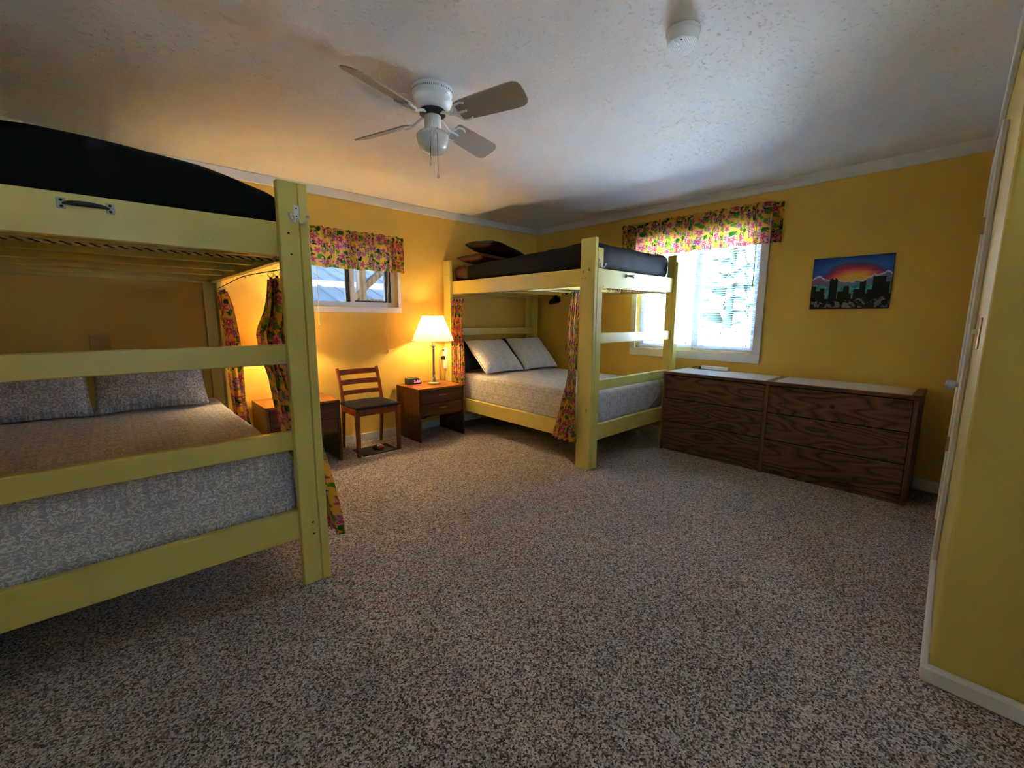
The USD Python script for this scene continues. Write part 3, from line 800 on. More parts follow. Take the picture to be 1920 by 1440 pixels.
    xs = np.linspace(X(0.04), X(W - 0.04), n)
    for ph, mt in ((0, "rope_light"), (pi, "rope_dark")):
        a = xs * 2 * pi / 0.036 + ph
        part(t, "twisted_wire", tube(np.column_stack([xs, yw + 0.0032 * np.cos(a), zw + 0.0032 * np.sin(a)]), 0.0042 if mt == "rope_light" else 0.0024, 5), mt)
    return t, X


Y1, Y2 = -2.151, -2.082
bed2, X2 = bunk("yellow painted bunk bed in the far corner by the big window", -1.497, 1, Y2, -0.016, 1.392, 1.853, 1.780, 0.072, -0.95, -1.442)
bed1, X1 = bunk("yellow painted bunk bed in the left foreground, cut by the picture edge", -3.606, -1, Y1, -0.016, 1.40, 1.793, 1.793, 0.080, -4.292, -3.655, False)
for q in (("4", -2.018, 1.604, 0), ("C", -1.964, 1.592, 0), ("3", -2.030, 0.487, 0)):
    text_part(bed2, q[0], 0.022 if q[0] != "C" else 0.018, (-1.4972, q[1], q[2]), (0, -1, 0), (0, 0, 1), (-1, 0, 0))
for q in ((-1.962, 1.552), (-1.998, 1.552)):
    part(bed2, "nail_head", trimesh.creation.icosphere(1, 0.004).apply_translation([-1.497, q[0], q[1]]), "ink", True)
part(bed2, "nail_head", trimesh.creation.icosphere(1, 0.004).apply_translation([-1.497, -0.10, 1.70]), "ink", True)
# knot in the painted foot rail of the near bunk
kx, kz, ky = -3.966, 1.535, Y1 + 0.0385
kn = []
for r, w in ((0.012, 0.0014), (0.017, 0.001), (0.026, 0.0008)):
    a = np.linspace(0, 2 * pi, 28)
    kn.append(tube(np.column_stack([kx + 1.5 * r * np.cos(a), np.full(28, ky), kz + 0.8 * r * np.sin(a) - 0.15 * r * np.cos(a)]), w, 5))
part(bed1, "knot", kn, "bunk_paint", True)
for q in ((-3.690, 1.585), (-3.684, 1.500), (-3.672, 0.30), (-3.670, 0.245)):
    part(bed1, "nail_head", trimesh.creation.icosphere(1, 0.0042).apply_translation([q[0], Y1, q[1]]), "ink", True)


# ------------------------------------------------------------------ bedding
def softbox(x0, x1, y0, y1, z0, z1, r, step, noise=0.004, nscale=4.0, seed=0, crown=0.0, zfun=None):
    """A rounded box of cloth with wrinkles; returns mesh and cloth coordinates (unwrapped from the top)."""
    c, h = np.array([(x0 + x1) / 2, (y0 + y1) / 2, (z0 + z1) / 2]), np.array([(x1 - x0) / 2, (y1 - y0) / 2, (z1 - z0) / 2])
    n = [max(4, int(2 * q / step)) for q in h]
    V, F = [], []
    off = 0
    for ax in range(3):
        for sg in (-1, 1):
            a, b = (ax + 1) % 3, (ax + 2) % 3
            u, w = np.meshgrid(np.linspace(-1, 1, n[a] + 1), np.linspace(-1, 1, n[b] + 1), indexing="ij")
            p = np.zeros(u.shape + (3,))
            p[..., ax], p[..., a], p[..., b] = sg, u, w
            v, f = gridmesh(p)
            if sg < 0:
                f = f[:, ::-1]
            V.append(v); F.append(f + off); off += len(v)
    m = trimesh.Trimesh(np.vstack(V) * h, np.vstack(F), process=False)
    m.merge_vertices(digits_vertex=6)
    v = m.vertices.copy()
    inner = np.clip(v, -(h - r), h - r)
    d = v - inner
    L = np.linalg.norm(d, axis=1, keepdims=True)
    nrm = np.where(L > 1e-9, d / np.maximum(L, 1e-9), 0)
    flat = np.abs(v) >= h - 1e-9
    v2 = inner + nrm * r
    v = np.where(L > 1e-9, v2, v)
    p = v + c
    if noise:
        k = meshkit.fbm(p * nscale, 3, seed) - 0.5
        nn = nrm.copy()
        p = p + nn * (k * 2 * noise)[:, None]
    if zfun is not None:
        t = np.clip((p[:, 2] - z0) / (z1 - z0), 0, 1)
        p[:, 2] += zfun(p[:, 0], p[:, 1]) * t
    uv = np.column_stack([p[:, 0], p[:, 1]])
    drop = np.maximum(z1 - (v + c)[:, 2], 0)
    q = v / h
    left, right, foot, head = (v[:, 0] < -(h[0] - r)), (v[:, 0] > h[0] - r), (v[:, 1] < -(h[1] - r)), (v[:, 1] > h[1] - r)
    uv[:, 1] += np.where(foot, -drop, 0) + np.where(head, drop, 0)
    uv[:, 0] += np.where(left & ~foot & ~head, -drop, 0) + np.where(right & ~foot & ~head, drop, 0)
    return (p, np.asarray(m.faces)), uv


# lower quilts
def quilt(label, x0, x1, y0, y1, z0, z1, material, seed):
    m, uv = softbox(x0, x1, y0, y1, z0, z1, 0.055, 0.022, 0.006, 6, seed, zfun=lambda x, y: 0.012 * np.sin(3 * x + 1) * np.sin(2.2 * y))
    return single("quilt", m, material, label, "quilt", smooth=True, uv=uv)


quilt("grey and white damask bedspread tucked on the lower near bunk", -4.93, -3.700, -2.065, -0.10, 0.315, 0.622, "damask_quilt", 2)
def piped_quilt(label, *a):
    x0, x1, y0, y1, z0, z1, material, seed = a
    m, uv = softbox(x0, x1, y0, y1, z0, z1, 0.055, 0.022, 0.006, 6, seed, zfun=lambda x, y: 0.012 * np.sin(3 * x + 1) * np.sin(2.2 * y))
    t = thing("quilt", label, "quilt", ((x0 + x1) / 2, (y0 + y1) / 2, z0))
    part(t, "cover", m, material, smooth=True, uv=uv)
    for p in ([(-1.40, y0 + 0.004, 0.56), (-1.345, y0 - 0.006, 0.50), (-1.26, y0 - 0.007, 0.44), (-1.20, y0 - 0.006, 0.36)], [(-0.20, y0 + 0.01, 0.60), (-0.27, y0 - 0.006, 0.52), (-0.33, y0 - 0.007, 0.44), (-0.45, y0 - 0.006, 0.365)]):
        part(t, "piping", tube(spline(p, 8), 0.005, 6), "paper", True, label="white corner piping")
    return t


q2 = piped_quilt("pale matelasse bedspread on the lower bunk in the far corner", -1.412, -0.165, -1.995, -0.10, 0.315, 0.622, "matelasse", 5)

# upper mattresses in dark sheets
def upper(label, x0, x1, y0, y1, z1, seed, zf, mat="black_sheet"):
    m, uv = softbox(x0, x1, y0, y1, 1.616, z1, 0.075, 0.025, 0.010, 5, seed, zfun=zf)
    return single("upper_mattress", m, mat, label, "mattress", smooth=True)


upper("thick mattress in black sheets on top of the near bunk", -4.92, -3.652, -2.03, -0.10, 1.835, 11, lambda x, y: -0.05 * np.clip((x + 3.95) / 0.26, 0, 1) ** 1.3 + 0.02 * np.sin(x * 4))
upper("thick mattress in charcoal sheets on top of the far bunk", -1.415, -0.17, -2.00, -0.10, 1.815, 12, lambda x, y: 0.035 * np.clip((-y - 0.9) / 0.9, 0, 1) - 0.03 * np.clip((y + 0.6) / 0.4, 0, 1), "charcoal_sheet")


def pillow(name, label, centre, w, h, th, rx, rz=0.0, ry=0.0, material="damask_pillow", seed=0, group=None, cat="pillow", sag=0.0, piping=None):
    n, k = 44, 32
    u, v = np.meshgrid(np.linspace(-1, 1, n), np.linspace(-1, 1, k), indexing="ij")
    prof = ((1 - u**4) * (1 - v**4)).clip(0) ** 0.55
    ex = 1 - 0.055 * (1 - v**2)
    ey = 1 - 0.075 * (1 - u**2)
    P, UV = [], []
    R = np.random.default_rng(seed)
    for sg in (1, -1):
        x, y = u * w / 2 * ey ** 0 * ex, v * h / 2 * ey
        z = sg * th / 2 * prof
        q = np.stack([x, y, z], -1)
        nz = meshkit.fbm(q * 9 + seed * 3.1 + (sg > 0) * 5, 3, seed) - 0.5
        q[..., 2] += sg * 0.02 * nz * prof
        q[..., 2] -= sag * (u**2) * 0.5
        P.append(q); UV.append(np.stack([x + w, y + h], -1))
    m1, f1 = gridmesh(P[0]); m2, f2 = gridmesh(P[1])
    v_ = np.vstack([m1, m2]); f_ = np.vstack([f1, f2[:, ::-1] + len(m1)])
    Rm = trimesh.transformations.euler_matrix(rx, ry, rz, "sxyz")[:3, :3]
    pv = v_ @ Rm.T + np.asarray(centre)
    uv = np.vstack([q.reshape(-1, 2) for q in UV])
    t = thing(name, label, cat, (centre[0], centre[1], pv[:, 2].min()), group)
    part(t, "pillowcase", (pv, f_), material, smooth=True, uv=uv)
    if piping:
        edge = np.vstack([P[0][:, 0], P[0][-1, 1:], P[0][::-1, -1][1:], P[0][0, ::-1][1:]])
        part(t, "piping", tube(edge @ Rm.T + np.asarray(centre), 0.0042, 6), piping, True)
    return t


RX = math.radians(62)
pillow("pillow", "damask pillow at the picture's left edge on the lower near bunk", (-4.70, -0.37, 0.80), 0.60, 0.40, 0.17, RX, 0.03, seed=1)
pillow("pillow", "damask pillow on the right of the lower near bunk, next to the post", (-4.10, -0.365, 0.80), 0.60, 0.40, 0.17, RX, -0.02, seed=2)
pillow("pillow", "pale quilted pillow in front of the upright black pillow, far lower bunk", (-1.09, -0.425, 0.815), 0.58, 0.49, 0.16, math.radians(43), 0.04, material="matelasse_pillow", seed=3, piping="matelasse_pillow")
pillow("pillow", "pale quilted pillow on the right of the far lower bunk, against the window wall", (-0.50, -0.43, 0.82), 0.55, 0.50, 0.15, math.radians(44), -0.02, material="matelasse_pillow", seed=4, piping="matelasse_pillow")
pillow("pillow", "black pillow upright at the head of the far lower bunk, by the floral curtain", (-1.13, -0.185, 0.81), 0.56, 0.36, 0.12, math.radians(78), 0.0, material="black_cloth", seed=5)
pillow("pillow", "black pillow behind the right pale pillow on the far lower bunk", (-0.46, -0.18, 0.815), 0.58, 0.36, 0.11, math.radians(78), 0.0, material="black_cloth", seed=6)
pillow("satin_pillow", "brown satin pillow tilted up on top of the other on the far upper bunk", (-1.02, -0.36, 1.985), 0.56, 0.44, 0.13, math.radians(4), 0.1, math.radians(8), material="dark_satin", seed=7)
pillow("satin_pillow", "reddish brown satin pillow lying underneath on the far upper bunk", (-1.13, -0.34, 1.868), 0.54, 0.44, 0.10, math.radians(2), 0.0, math.radians(2), material="satin", seed=8)
m, uv = softbox(-1.423, -0.20, -0.40, -0.085, 1.625, 1.80, 0.07, 0.02, 0.016, 9, 21)
single("satin_sheet", m, "satin", "reddish brown satin sheet folded over the head of the far upper mattress", "sheet", smooth=True)


# ------------------------------------------------------------------ bunk curtains
def curtain(label, zs, xs, ls, rs, cloth_w, folds, amp, seed, ring_z):
    """zs descending; xs, ls, rs: mean x, left edge y and right edge y at those heights."""
    R = np.random.default_rng(seed)
    zt, zb = zs[0], zs[-1]
    nv, nu = int((zt - zb) / 0.0055), 150
    z = np.linspace(zt, zb, nv)
    o = np.argsort(zs)
    from scipy.interpolate import PchipInterpolator as PI
    f = lambda a: PI(np.array(zs)[o], np.array(a)[o])(z)
    X, Lf, Rt, Am = f(xs), f(ls), f(rs), f(amp)
    s = np.linspace(0, 1, nu)[:, None]
    ph = np.cumsum(1 + 0.5 * np.sin(np.linspace(0, 17, nu) + seed)); ph = (ph / ph[-1] * folds * 2 * pi)[:, None]
    zz = np.ones((nu, 1)) * z[None]
    y = Lf[None] + (Rt - Lf)[None] * (s + 0.018 * np.sin(ph * 2 + 3 * zz))
    x = X[None] + Am[None] * (np.sin(ph + 0.7 * np.sin(2.1 * zz + seed)) + 0.35 * np.sin(2.0 * ph + 4 * zz))
    zz = zz + 0.006 * np.sin(ph) * (np.linspace(0, 1, nv)[None])
    P = np.stack([x, y, zz], -1)
    m, col = sheet(P, s * cloth_w + 0 * zz, zz)
    t = thing("bunk_curtain", label, "curtain", (X.mean(), (Lf.mean() + Rt.mean()) / 2, zb))
    part(t, "cloth", m, "floral", smooth=True, col=col)
    n = 4
    for k in range(n):
        yy = Lf[0] + (Rt[0] - Lf[0]) * (k + 0.5) / n
        a = np.linspace(0, 2 * pi, 15)
        part(t, "ring", tube(np.column_stack([X[0] + 0.013 * np.cos(a), np.full(15, yy) + 0.003 * np.sin(a), ring_z + 0.013 * np.sin(a)]), 0.0018, 5), "steel", True)
        part(t, "clip", rbox(X[0] - 0.006, X[0] + 0.006, yy - 0.006, yy + 0.006, zt - 0.012, zt + 0.014, 0.002), "iron")
    return t


curtain("floral curtain at the head of the near bunk, behind its upper rung", (1.425, 1.30, 1.0, 0.7, 0.40), (-3.625, -3.62, -3.60, -3.585, -3.575), (-0.14, -0.14, -0.15, -0.16, -0.17), (-0.34, -0.40, -0.40, -0.38, -0.38), 0.95, 4.5, (0.016, 0.026, 0.03, 0.032, 0.032), 1, 1.445)
curtain("floral curtain bunched behind the foot post of the near bunk, swept out at its hem", (1.435, 1.28, 1.12, 0.85, 0.6, 0.42, 0.22), (-3.62, -3.60, -3.595, -3.585, -3.575, -3.565, -3.555), (-1.50, -1.33, -1.10, -1.25, -1.40, -1.60, -1.85), (-1.95, -1.96, -1.96, -1.97, -2.06, -2.13, -2.20), 1.35, 6, (0.016, 0.022, 0.026, 0.026, 0.024, 0.022, 0.02), 2, 1.46)
curtain("floral curtain at the head of the far bunk, beside the lit lamp", (1.425, 1.2, 0.9, 0.5, 0.20), (-1.472, -1.478, -1.482, -1.487, -1.49), (-0.15, -0.16, -0.155, -0.15, -0.15), (-0.375, -0.32, -0.35, -0.36, -0.375), 1.05, 5, (0.014, 0.02, 0.022, 0.024, 0.024), 3, 1.448)
curtain("floral curtain gathered at the foot post of the far bunk, flared at its hem", (1.44, 1.1, 0.8, 0.5, 0.225), (-1.47, -1.478, -1.50, -1.528, -1.54), (-1.83, -1.805, -1.845, -1.79, -1.71), (-1.915, -1.91, -1.92, -1.945, -1.985), 0.9, 5, (0.012, 0.016, 0.018, 0.018, 0.018), 4, 1.455)
# loose clear rings on the wire under the far bunk's foot rail
for k, x in enumerate((-1.385, -1.37, -1.175, -1.16, -1.09, -1.075, -1.02)):
    a = np.linspace(0, 2 * pi, 19)
    nth = ("first", "second", "third", "fourth", "fifth", "sixth", "last")[k]
    single("curtain_ring", tube(np.column_stack([np.full(19, x) + 0.004 * np.sin(a * 1.0), Y2 + 0.098 + 0.016 * np.cos(a), 1.474 + 0.016 * np.sin(a)]), 0.0025, 6), "clear_ring", f"clear ring under the far bunk's foot rail, {nth} counting from the near post", "curtain ring", "loose clear curtain rings", smooth=True)

# black reading lamp clipped under the far upper bunk
rl = thing("reading_lamp", "black clip-on reading lamp under the upper bunk in the far corner", "lamp", (-0.2, -0.66, 1.43))
cone = lathe([(0.055, 0.0), (0.052, 0.004), (0.03, 0.11), (0.018, 0.14), (0.0005, 0.142)], 0, 0, 20)
cone.apply_transform(trimesh.transformations.rotation_matrix(math.radians(-112), [1, 0, 0]))
cone.apply_translation([-0.215, -0.575, 1.475])
part(rl, "shade", cone, "black_plastic", 40)
part(rl, "arm", tube(spline([(-0.215, -0.70, 1.52), (-0.20, -0.73, 1.54), (-0.19, -0.72, 1.56)], 6), 0.008, 8), "black_plastic")
part(rl, "clip", rbox(-0.205, -0.183, -0.75, -0.69, 1.53, 1.60, 0.004), "black_plastic")

# ------------------------------------------------------------------ night stands
def nightstand(label, x0, x1, y0, y1, h):
    t = thing("nightstand", label, "nightstand", ((x0 + x1) / 2, (y0 + y1) / 2, 0))
    for a, b in ((x0, x0 + 0.022), (x1 - 0.022, x1)):
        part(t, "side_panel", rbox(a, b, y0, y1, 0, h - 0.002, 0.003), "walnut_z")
    part(t, "top", rbox(x0 + 0.0225, x1 - 0.0225, y0 + 0.002, y1, h - 0.02, h, 0.002), "walnut_top_lit", label="glossy top with honey lamplight in its colour")
    part(t, "top_edge", trimesh.util.concatenate([rbox(a, b, y0, y1, h - 0.0018, h, 0.0008) for a, b in ((x0, x0 + 0.022), (x1 - 0.022, x1))]), "walnut_top_lit")
    part(t, "back_panel", box(x0 + 0.0225, x1 - 0.0225, y1 - 0.014, y1 - 0.002, 0.24, h - 0.021), "walnut_x")
    part(t, "bottom_panel", box(x0 + 0.0225, x1 - 0.0225, y0 + 0.03, y1 - 0.015, 0.245, 0.259), "walnut_x")
    for za, zb in ((0.386, h - 0.026), (0.262, 0.382)):
        d = part(t, "drawer", rbox(x0 + 0.025, x1 - 0.025, y0 + 0.004, y0 + 0.34, za, zb, 0.003), "walnut_x")
        zc = (za + zb) / 2 + 0.012
        xc = (x0 + x1) / 2 - 0.005
        part(d, "handle", [rbox(xc - 0.045, xc + 0.045, y0 - 0.018, y0 - 0.006, zc - 0.006, zc + 0.006, 0.003)] + [rbox(xc + q * 0.03 - 0.005, xc + q * 0.03 + 0.005, y0 - 0.008, y0 + 0.005, zc - 0.005, zc + 0.005, 0.001) for q in (-1, 1)], "handle_wood", label="pale bar handle")
    return t


NH = 0.54
nightstand("walnut nightstand with two drawers under the lit lamp", -2.115, -1.565, -0.475, -0.02, NH)
nightstand("walnut nightstand half hidden behind the near bunk post, beside the chair", -3.455, -2.885, -0.475, -0.02, NH)


def table_lamp(label, cx, cy, z, bulb, cord):
    t = thing("table_lamp", label, "lamp", (cx, cy, z))
    part(t, "base", lathe([(0.0005, z), (0.064, z), (0.066, z + 0.006), (0.063, z + 0.016), (0.052, z + 0.021), (0.034, z + 0.024), (0.030, z + 0.030), (0.024, z + 0.050), (0.015, z + 0.072), (0.013, z + 0.080)], cx, cy, 40), "nickel", 40)
    part(t, "stem", lathe([(0.013, z + 0.080), (0.017, z + 0.088), (0.013, z + 0.097), (0.019, z + 0.108), (0.020, z + 0.118), (0.014, z + 0.130), (0.0135, z + 0.139), (0.0135, z + 0.36), (0.013, z + 0.366), (0.016, z + 0.371), (0.012, z + 0.378), (0.014, z + 0.392), (0.022, z + 0.402), (0.042, z + 0.406), (0.043, z + 0.410), (0.016, z + 0.412), (0.013, z + 0.45), (0.0005, z + 0.452)], cx, cy, 28), "nickel", 40)
    zb, zt = 1.002, 1.258
    part(t, "socket", lathe([(0.0005, z + 0.452), (0.017, z + 0.452), (0.017, z + 0.51), (0.0005, z + 0.512)], cx, cy, 16), "brass", 40)
    part(t, "lamp_shade", lathe([(0.215, zb), (0.108, zt)], cx, cy, 64), "shade", True)
    part(t, "shade_rim", [tube(np.column_stack([cx + r * np.cos(a), cy + r * np.sin(a), np.full(65, q)]), 0.0022, 5) for r, q in ((0.215, zb), (0.108, zt)) for a in (np.linspace(0, 2 * pi, 65),)], "shade", True)
    part(t, "harp", [tube([(cx + 0.012 * math.cos(a), cy + 0.012 * math.sin(a), zt - 0.03), (cx + 0.111 * math.cos(a), cy + 0.111 * math.sin(a), zt - 0.012)], 0.0015, 5) for a in (0.3, 0.3 + 2 * pi / 3, 0.3 + 4 * pi / 3)], "brass")
    if cord is not None:
        part(t, "cord", tube(spline(cord, 8), 0.0028, 6), "brown_cord")
    L = UsdLux.SphereLight.Define(stage, t.path + "/bulb")
    L.CreateRadiusAttr(0.042)
    L.CreateIntensityAttr(bulb)
    L.CreateColorAttr(Gf.Vec3f(1.0, 0.70, 0.33))
    L.AddTranslateOp().Set(Gf.Vec3d(0, 0, z + 0.575 - z))
    return t


table_lamp("lit brass and nickel candlestick table lamp with cream shade by the alarm clock", -1.795, -0.25, NH, BULB, [(-1.84, -0.20, NH + 0.008), (-1.88, -0.13, NH + 0.028), (-1.91, -0.05, NH + 0.03), (-1.93, -0.028, NH + 0.004)])
table_lamp("lit table lamp hidden behind the near bunk post, glowing on the wall", -3.20, -0.235, NH, BULB, None)

ck = thing("alarm_clock", "small black digital alarm clock with red digits by the lit lamp", "alarm clock", (-1.955, -0.10, NH))
cz = NH
part(ck, "body", hullof([(-2.035, -0.135, cz), (-1.885, -0.135, cz), (-2.03, -0.05, cz), (-1.89, -0.05, cz), (-2.037, -0.14, cz + 0.012), (-1.883, -0.14, cz + 0.012), (-2.033, -0.128, cz + 0.05), (-1.887, -0.128, cz + 0.05), (-2.028, -0.045, cz + 0.062), (-1.892, -0.045, cz + 0.062)]), "black_plastic")
part(ck, "top_panel", box(-2.02, -1.90, -0.118, -0.06, cz + 0.054, cz + 0.060), "screen_frame")
tm = meshkit.text_mesh("2:40", 0.026, 0.001, bold=True)
v = tm.vertices
part(ck, "digits", trimesh.Trimesh(np.column_stack([-1.972 + v[:, 0], -0.1385 + 0.004 - v[:, 2] * 1.0 + (v[:, 1] * 0.2), cz + 0.016 + v[:, 1]]) + np.array([0, -0.006, 0]), tm.faces, process=False), "digit")

# outlet strip with plugs on the post of the far bunk
ps = thing("power_strip", "white power strip screwed to the head post of the far bunk, with a black plug", "power strip", (-1.51, -0.06, 0.67))
part(ps, "body", rbox(-1.533, -1.4975, -0.085, -0.035, 0.672, 0.905, 0.005), "white_plastic")
part(ps, "plug", hullof([(-1.534, -0.045, 0.772), (-1.534, -0.075, 0.772), (-1.534, -0.045, 0.812), (-1.534, -0.075, 0.812), (-1.572, -0.05, 0.780), (-1.572, -0.07, 0.780), (-1.572, -0.05, 0.802), (-1.572, -0.07, 0.802), (-1.56, -0.046, 0.77), (-1.56, -0.074, 0.815)]), "black_plastic")
part(ps, "plug", rbox(-1.556, -1.534, -0.072, -0.048, 0.868, 0.888, 0.004), "brown_cord")
part(ps, "cord", tube(spline([(-1.556, -0.06, 0.878), (-1.585, -0.062, 0.86), (-1.60, -0.066, 0.76), (-1.595, -0.055, 0.62), (-1.59, -0.05, NH + 0.004)], 8), 0.0028, 6), "brown_cord")
part(ps, "cord", tube(spline([(-1.565, -0.06, 0.775), (-1.575, -0.05, 0.70), (-1.575, -0.045, 0.62), (-1.575, -0.04, NH + 0.004)], 8), 0.0028, 6), "brown_cord")
part(ps, "cord", tube(spline([(-1.515, -0.06, 0.672), (-1.518, -0.066, 0.65), (-1.532, -0.07, 0.62), (-1.535, -0.06, 0.50), (-1.53, -0.02, 0.30)], 8), 0.0028, 6), "brown_cord")
cc = thing("hanging_cable", "black cable drooping on the wall below the lamp's nightstand", "cord", (-1.85, -0.03, 0.1))
part(cc, "loop", tube(spline([(-1.93, -0.03, 0.236), (-1.90, -0.035, 0.19), (-1.82, -0.04, 0.13), (-1.73, -0.035, 0.15), (-1.68, -0.03, 0.23), (-1.67, -0.03, 0.236)], 8), 0.0045, 6), "black_cord")
part(cc, "loop", tube(spline([(-2.06, -0.03, 0.236), (-2.03, -0.03, 0.16), (-1.98, -0.028, 0.115), (-1.93, -0.03, 0.11), (-1.86, -0.03, 0.17), (-1.80, -0.03, 0.236)], 8), 0.003, 6), "black_cord")

# ------------------------------------------------------------------ chair
ch = thing("dining_chair", "cherry wood ladder back chair with black padded seat against the back wall", "chair", (-2.56, -0.32, 0))
for sx, xb in ((-1, -2.752), (1, -2.362)):
    part(ch, "leg", hullof([(xb + a, -0.505 + b, z) for z, w in ((0.0, 0.013), (0.43, 0.019)) for a in (-w, w) for b in (-w - 0.002, w)]), "cherry", label=None)
for xb, xt in ((-2.735, -2.757), (-2.352, -2.372)):
    path = spline([(xb + 0.002, -0.105, 0.0), (xb - 0.002, -0.142, 0.20), (xb - 0.006, -0.168, 0.42), (xb - 0.010, -0.158, 0.55), (xt, -0.112, 0.765)], 8)
    part(ch, "leg", sweep(path, rectsec(0.026, 0.036, 0.005), up=(0, 1, 0), scale=np.interp(np.linspace(0, 1, len(path)), [0, 0.5, 1], [0.85, 1.15, 0.9])), "cherry")
for za, zb, y in ((0.700, 0.750, -0.125), (0.606, 0.656, -0.146), (0.512, 0.554, -0.164)):
    xs = np.linspace(-2.752, -2.368, 17)
    bow = 0.030 * (1 - ((xs + 2.56) / 0.192) ** 2)
    p = np.column_stack([xs, y + bow, np.full(17, (za + zb) / 2)])
    part(ch, "back_slat", sweep(p, rectsec(0.013, zb - za, 0.004), up=(0, 0, 1)), "cherry", 40)
part(ch, "apron", rbox(-2.735, -2.38, -0.522, -0.500, 0.372, 0.430, 0.003), "cherry")
part(ch, "apron", rbox(-2.735, -2.37, -0.185, -0.165, 0.372, 0.430, 0.003), "cherry")
part(ch, "apron", rbox(-2.766, -2.746, -0.49, -0.18, 0.372, 0.430, 0.003), "cherry")
part(ch, "apron", rbox(-2.370, -2.350, -0.49, -0.18, 0.372, 0.430, 0.003), "cherry")
sm, _ = softbox(-2.768, -2.346, -0.528, -0.150, 0.428, 0.458, 0.014, 0.02, 0, 1, 0, zfun=lambda x, y: 0.026 * np.clip(1 - ((x + 2.557) / 0.21) ** 2, 0, 1) * np.clip(1 - ((y + 0.339) / 0.19) ** 2, 0, 1))
part(ch, "seat_pad", sm, "seat_vinyl", True)
fm = single("floor_mat", rbox(-2.715, -2.375, -0.515, -0.265, 0.0, 0.008, 0.003), "mat_black", "flat black rectangular pad on the carpet under the chair", "mat")
bl = thing("round_toy", "small round red and pale toy lying on the black pad under the chair", "toy", (-2.52, -0.415, 0.008))
part(bl, "half", trimesh.creation.icosphere(2, 0.028).apply_transform(np.diag([1.25, 0.8, 0.85, 1])).apply_translation([-2.515, -0.43, 0.032]), "red_rubber", True)
part(bl, "half", trimesh.creation.icosphere(2, 0.026).apply_transform(np.diag([1.2, 0.8, 0.85, 1])).apply_translation([-2.55, -0.40, 0.030]), "mat_black", True)
part(bl, "band", rbox(-2.545, -2.495, -0.435, -0.42, 0.042, 0.056, 0.004), "paper")
single("paper_scrap", rbox(-2.712, -2.66, -0.552, -0.528, 0.0, 0.006, 0.002), "paper", "small pale scrap on the carpet by the chair's front leg", "scrap")

# ------------------------------------------------------------------ dresser
DX, DY0, DY1, DH, DB = -0.488, -3.934, -2.160, 0.753, -0.03
ds = thing("dresser", "long dark oak dresser with six drawers and pale top panels under the window", "dresser", ((DX + DB) / 2, (DY0 + DY1) / 2, 0))
YM = -3.041
for a, b in ((DY0 + 0.006, DY0 + 0.030), (DY1 - 0.022, DY1)):
    part(ds, "side_panel", rbox(DX + 0.003, DB, a, b, 0, DH - 0.028, 0.003), "oak_dresser_up")
part(ds, "stile", rbox(DX + 0.003, DX + 0.05, YM - 0.015, YM + 0.015, 0, DH - 0.028, 0.003), "oak_dresser_up")
part(ds, "front_edge", rbox(DX - 0.004, DX + 0.028, DY0, DY1, DH - 0.027, DH, 0.003), "oak_dresser")
part(ds, "end_strip", rbox(DX + 0.0285, DB, DY0, DY0 + 0.048, DH - 0.027, DH, 0.003), "oak_dresser")
part(ds, "end_strip", rbox(DX + 0.0285, DB, DY1 - 0.016, DY1, DH - 0.027, DH, 0.003), "oak_dresser")
part(ds, "middle_strip", rbox(DX + 0.0285, DB, YM - 0.028, YM + 0.028, DH - 0.027, DH - 0.0005, 0.002), "oak_dresser")
part(ds, "top_panel", rbox(DX + 0.029, DB, YM + 0.0285, DY1 - 0.0165, DH - 0.026, DH - 0.001, 0.001), "laminate", label="pale laminate top panel")
part(ds, "top_panel", rbox(DX + 0.029, DB, DY0 + 0.0485, YM - 0.0285, DH - 0.026, DH - 0.001, 0.001), "laminate", label="pale laminate top panel")
part(ds, "kick_board", rbox(DX + 0.03, DX + 0.05, DY0 + 0.031, DY1 - 0.023, 0, 0.063, 0.002), "oak_dresser")
part(ds, "inner_frame", box(DX + 0.012, DX + 0.03, DY0 + 0.031, DY1 - 0.023, 0.064, DH - 0.028), "dark_gap")  # near-black sheet behind the drawers: shade of the gaps painted in
part(ds, "back_panel", box(DB - 0.012, DB - 0.002, DY0 + 0.031, DY1 - 0.023, 0.02, DH - 0.028), "oak_dresser")
for ya, yb in ((YM + 0.018, DY1 - 0.025), (DY0 + 0.034, YM - 0.018)):
    for za, zb in ((0.506, 0.720), (0.287, 0.502), (0.068, 0.283)):
        d = part(ds, "drawer", rbox(DX + 0.004, DX + 0.0115, ya, yb, za + 0.002, zb - 0.002, 0.0012), "oak_dresser")
        yc, zc = (ya + yb) / 2, (za + zb) / 2 + 0.006
        kb = lathe([(0.0005, 0.0), (0.006, 0.0), (0.006, 0.012), (0.014, 0.018), (0.0155, 0.024), (0.010, 0.029), (0.0005, 0.030)], 0, 0, 16)
        vv = kb.vertices
        part(d, "knob", trimesh.Trimesh(np.column_stack([DX + 0.004 - vv[:, 2], yc + vv[:, 0], zc + vv[:, 1]]), kb.faces, process=False), "bronze", 40, label="dark bronze knob")
st = thing("outlet_strip", "white plastic power strip lying along the back edge of the dresser", "power strip", (-0.055, -2.44, DH))
part(st, "body", rbox(-0.075, -0.036, -2.58, -2.325, DH, DH + 0.036, 0.006), "white_plastic")
part(st, "plug", rbox(-0.07, -0.04, -2.322, -2.300, DH, DH + 0.026, 0.004), "black_plastic")
part(st, "cord", tube(spline([(-0.055, -2.30, DH + 0.014), (-0.055, -2.27, DH + 0.018), (-0.04, -2.235, DH + 0.010), (-0.018, -2.22, DH - 0.03)], 8), 0.005, 6), "brown_cord")

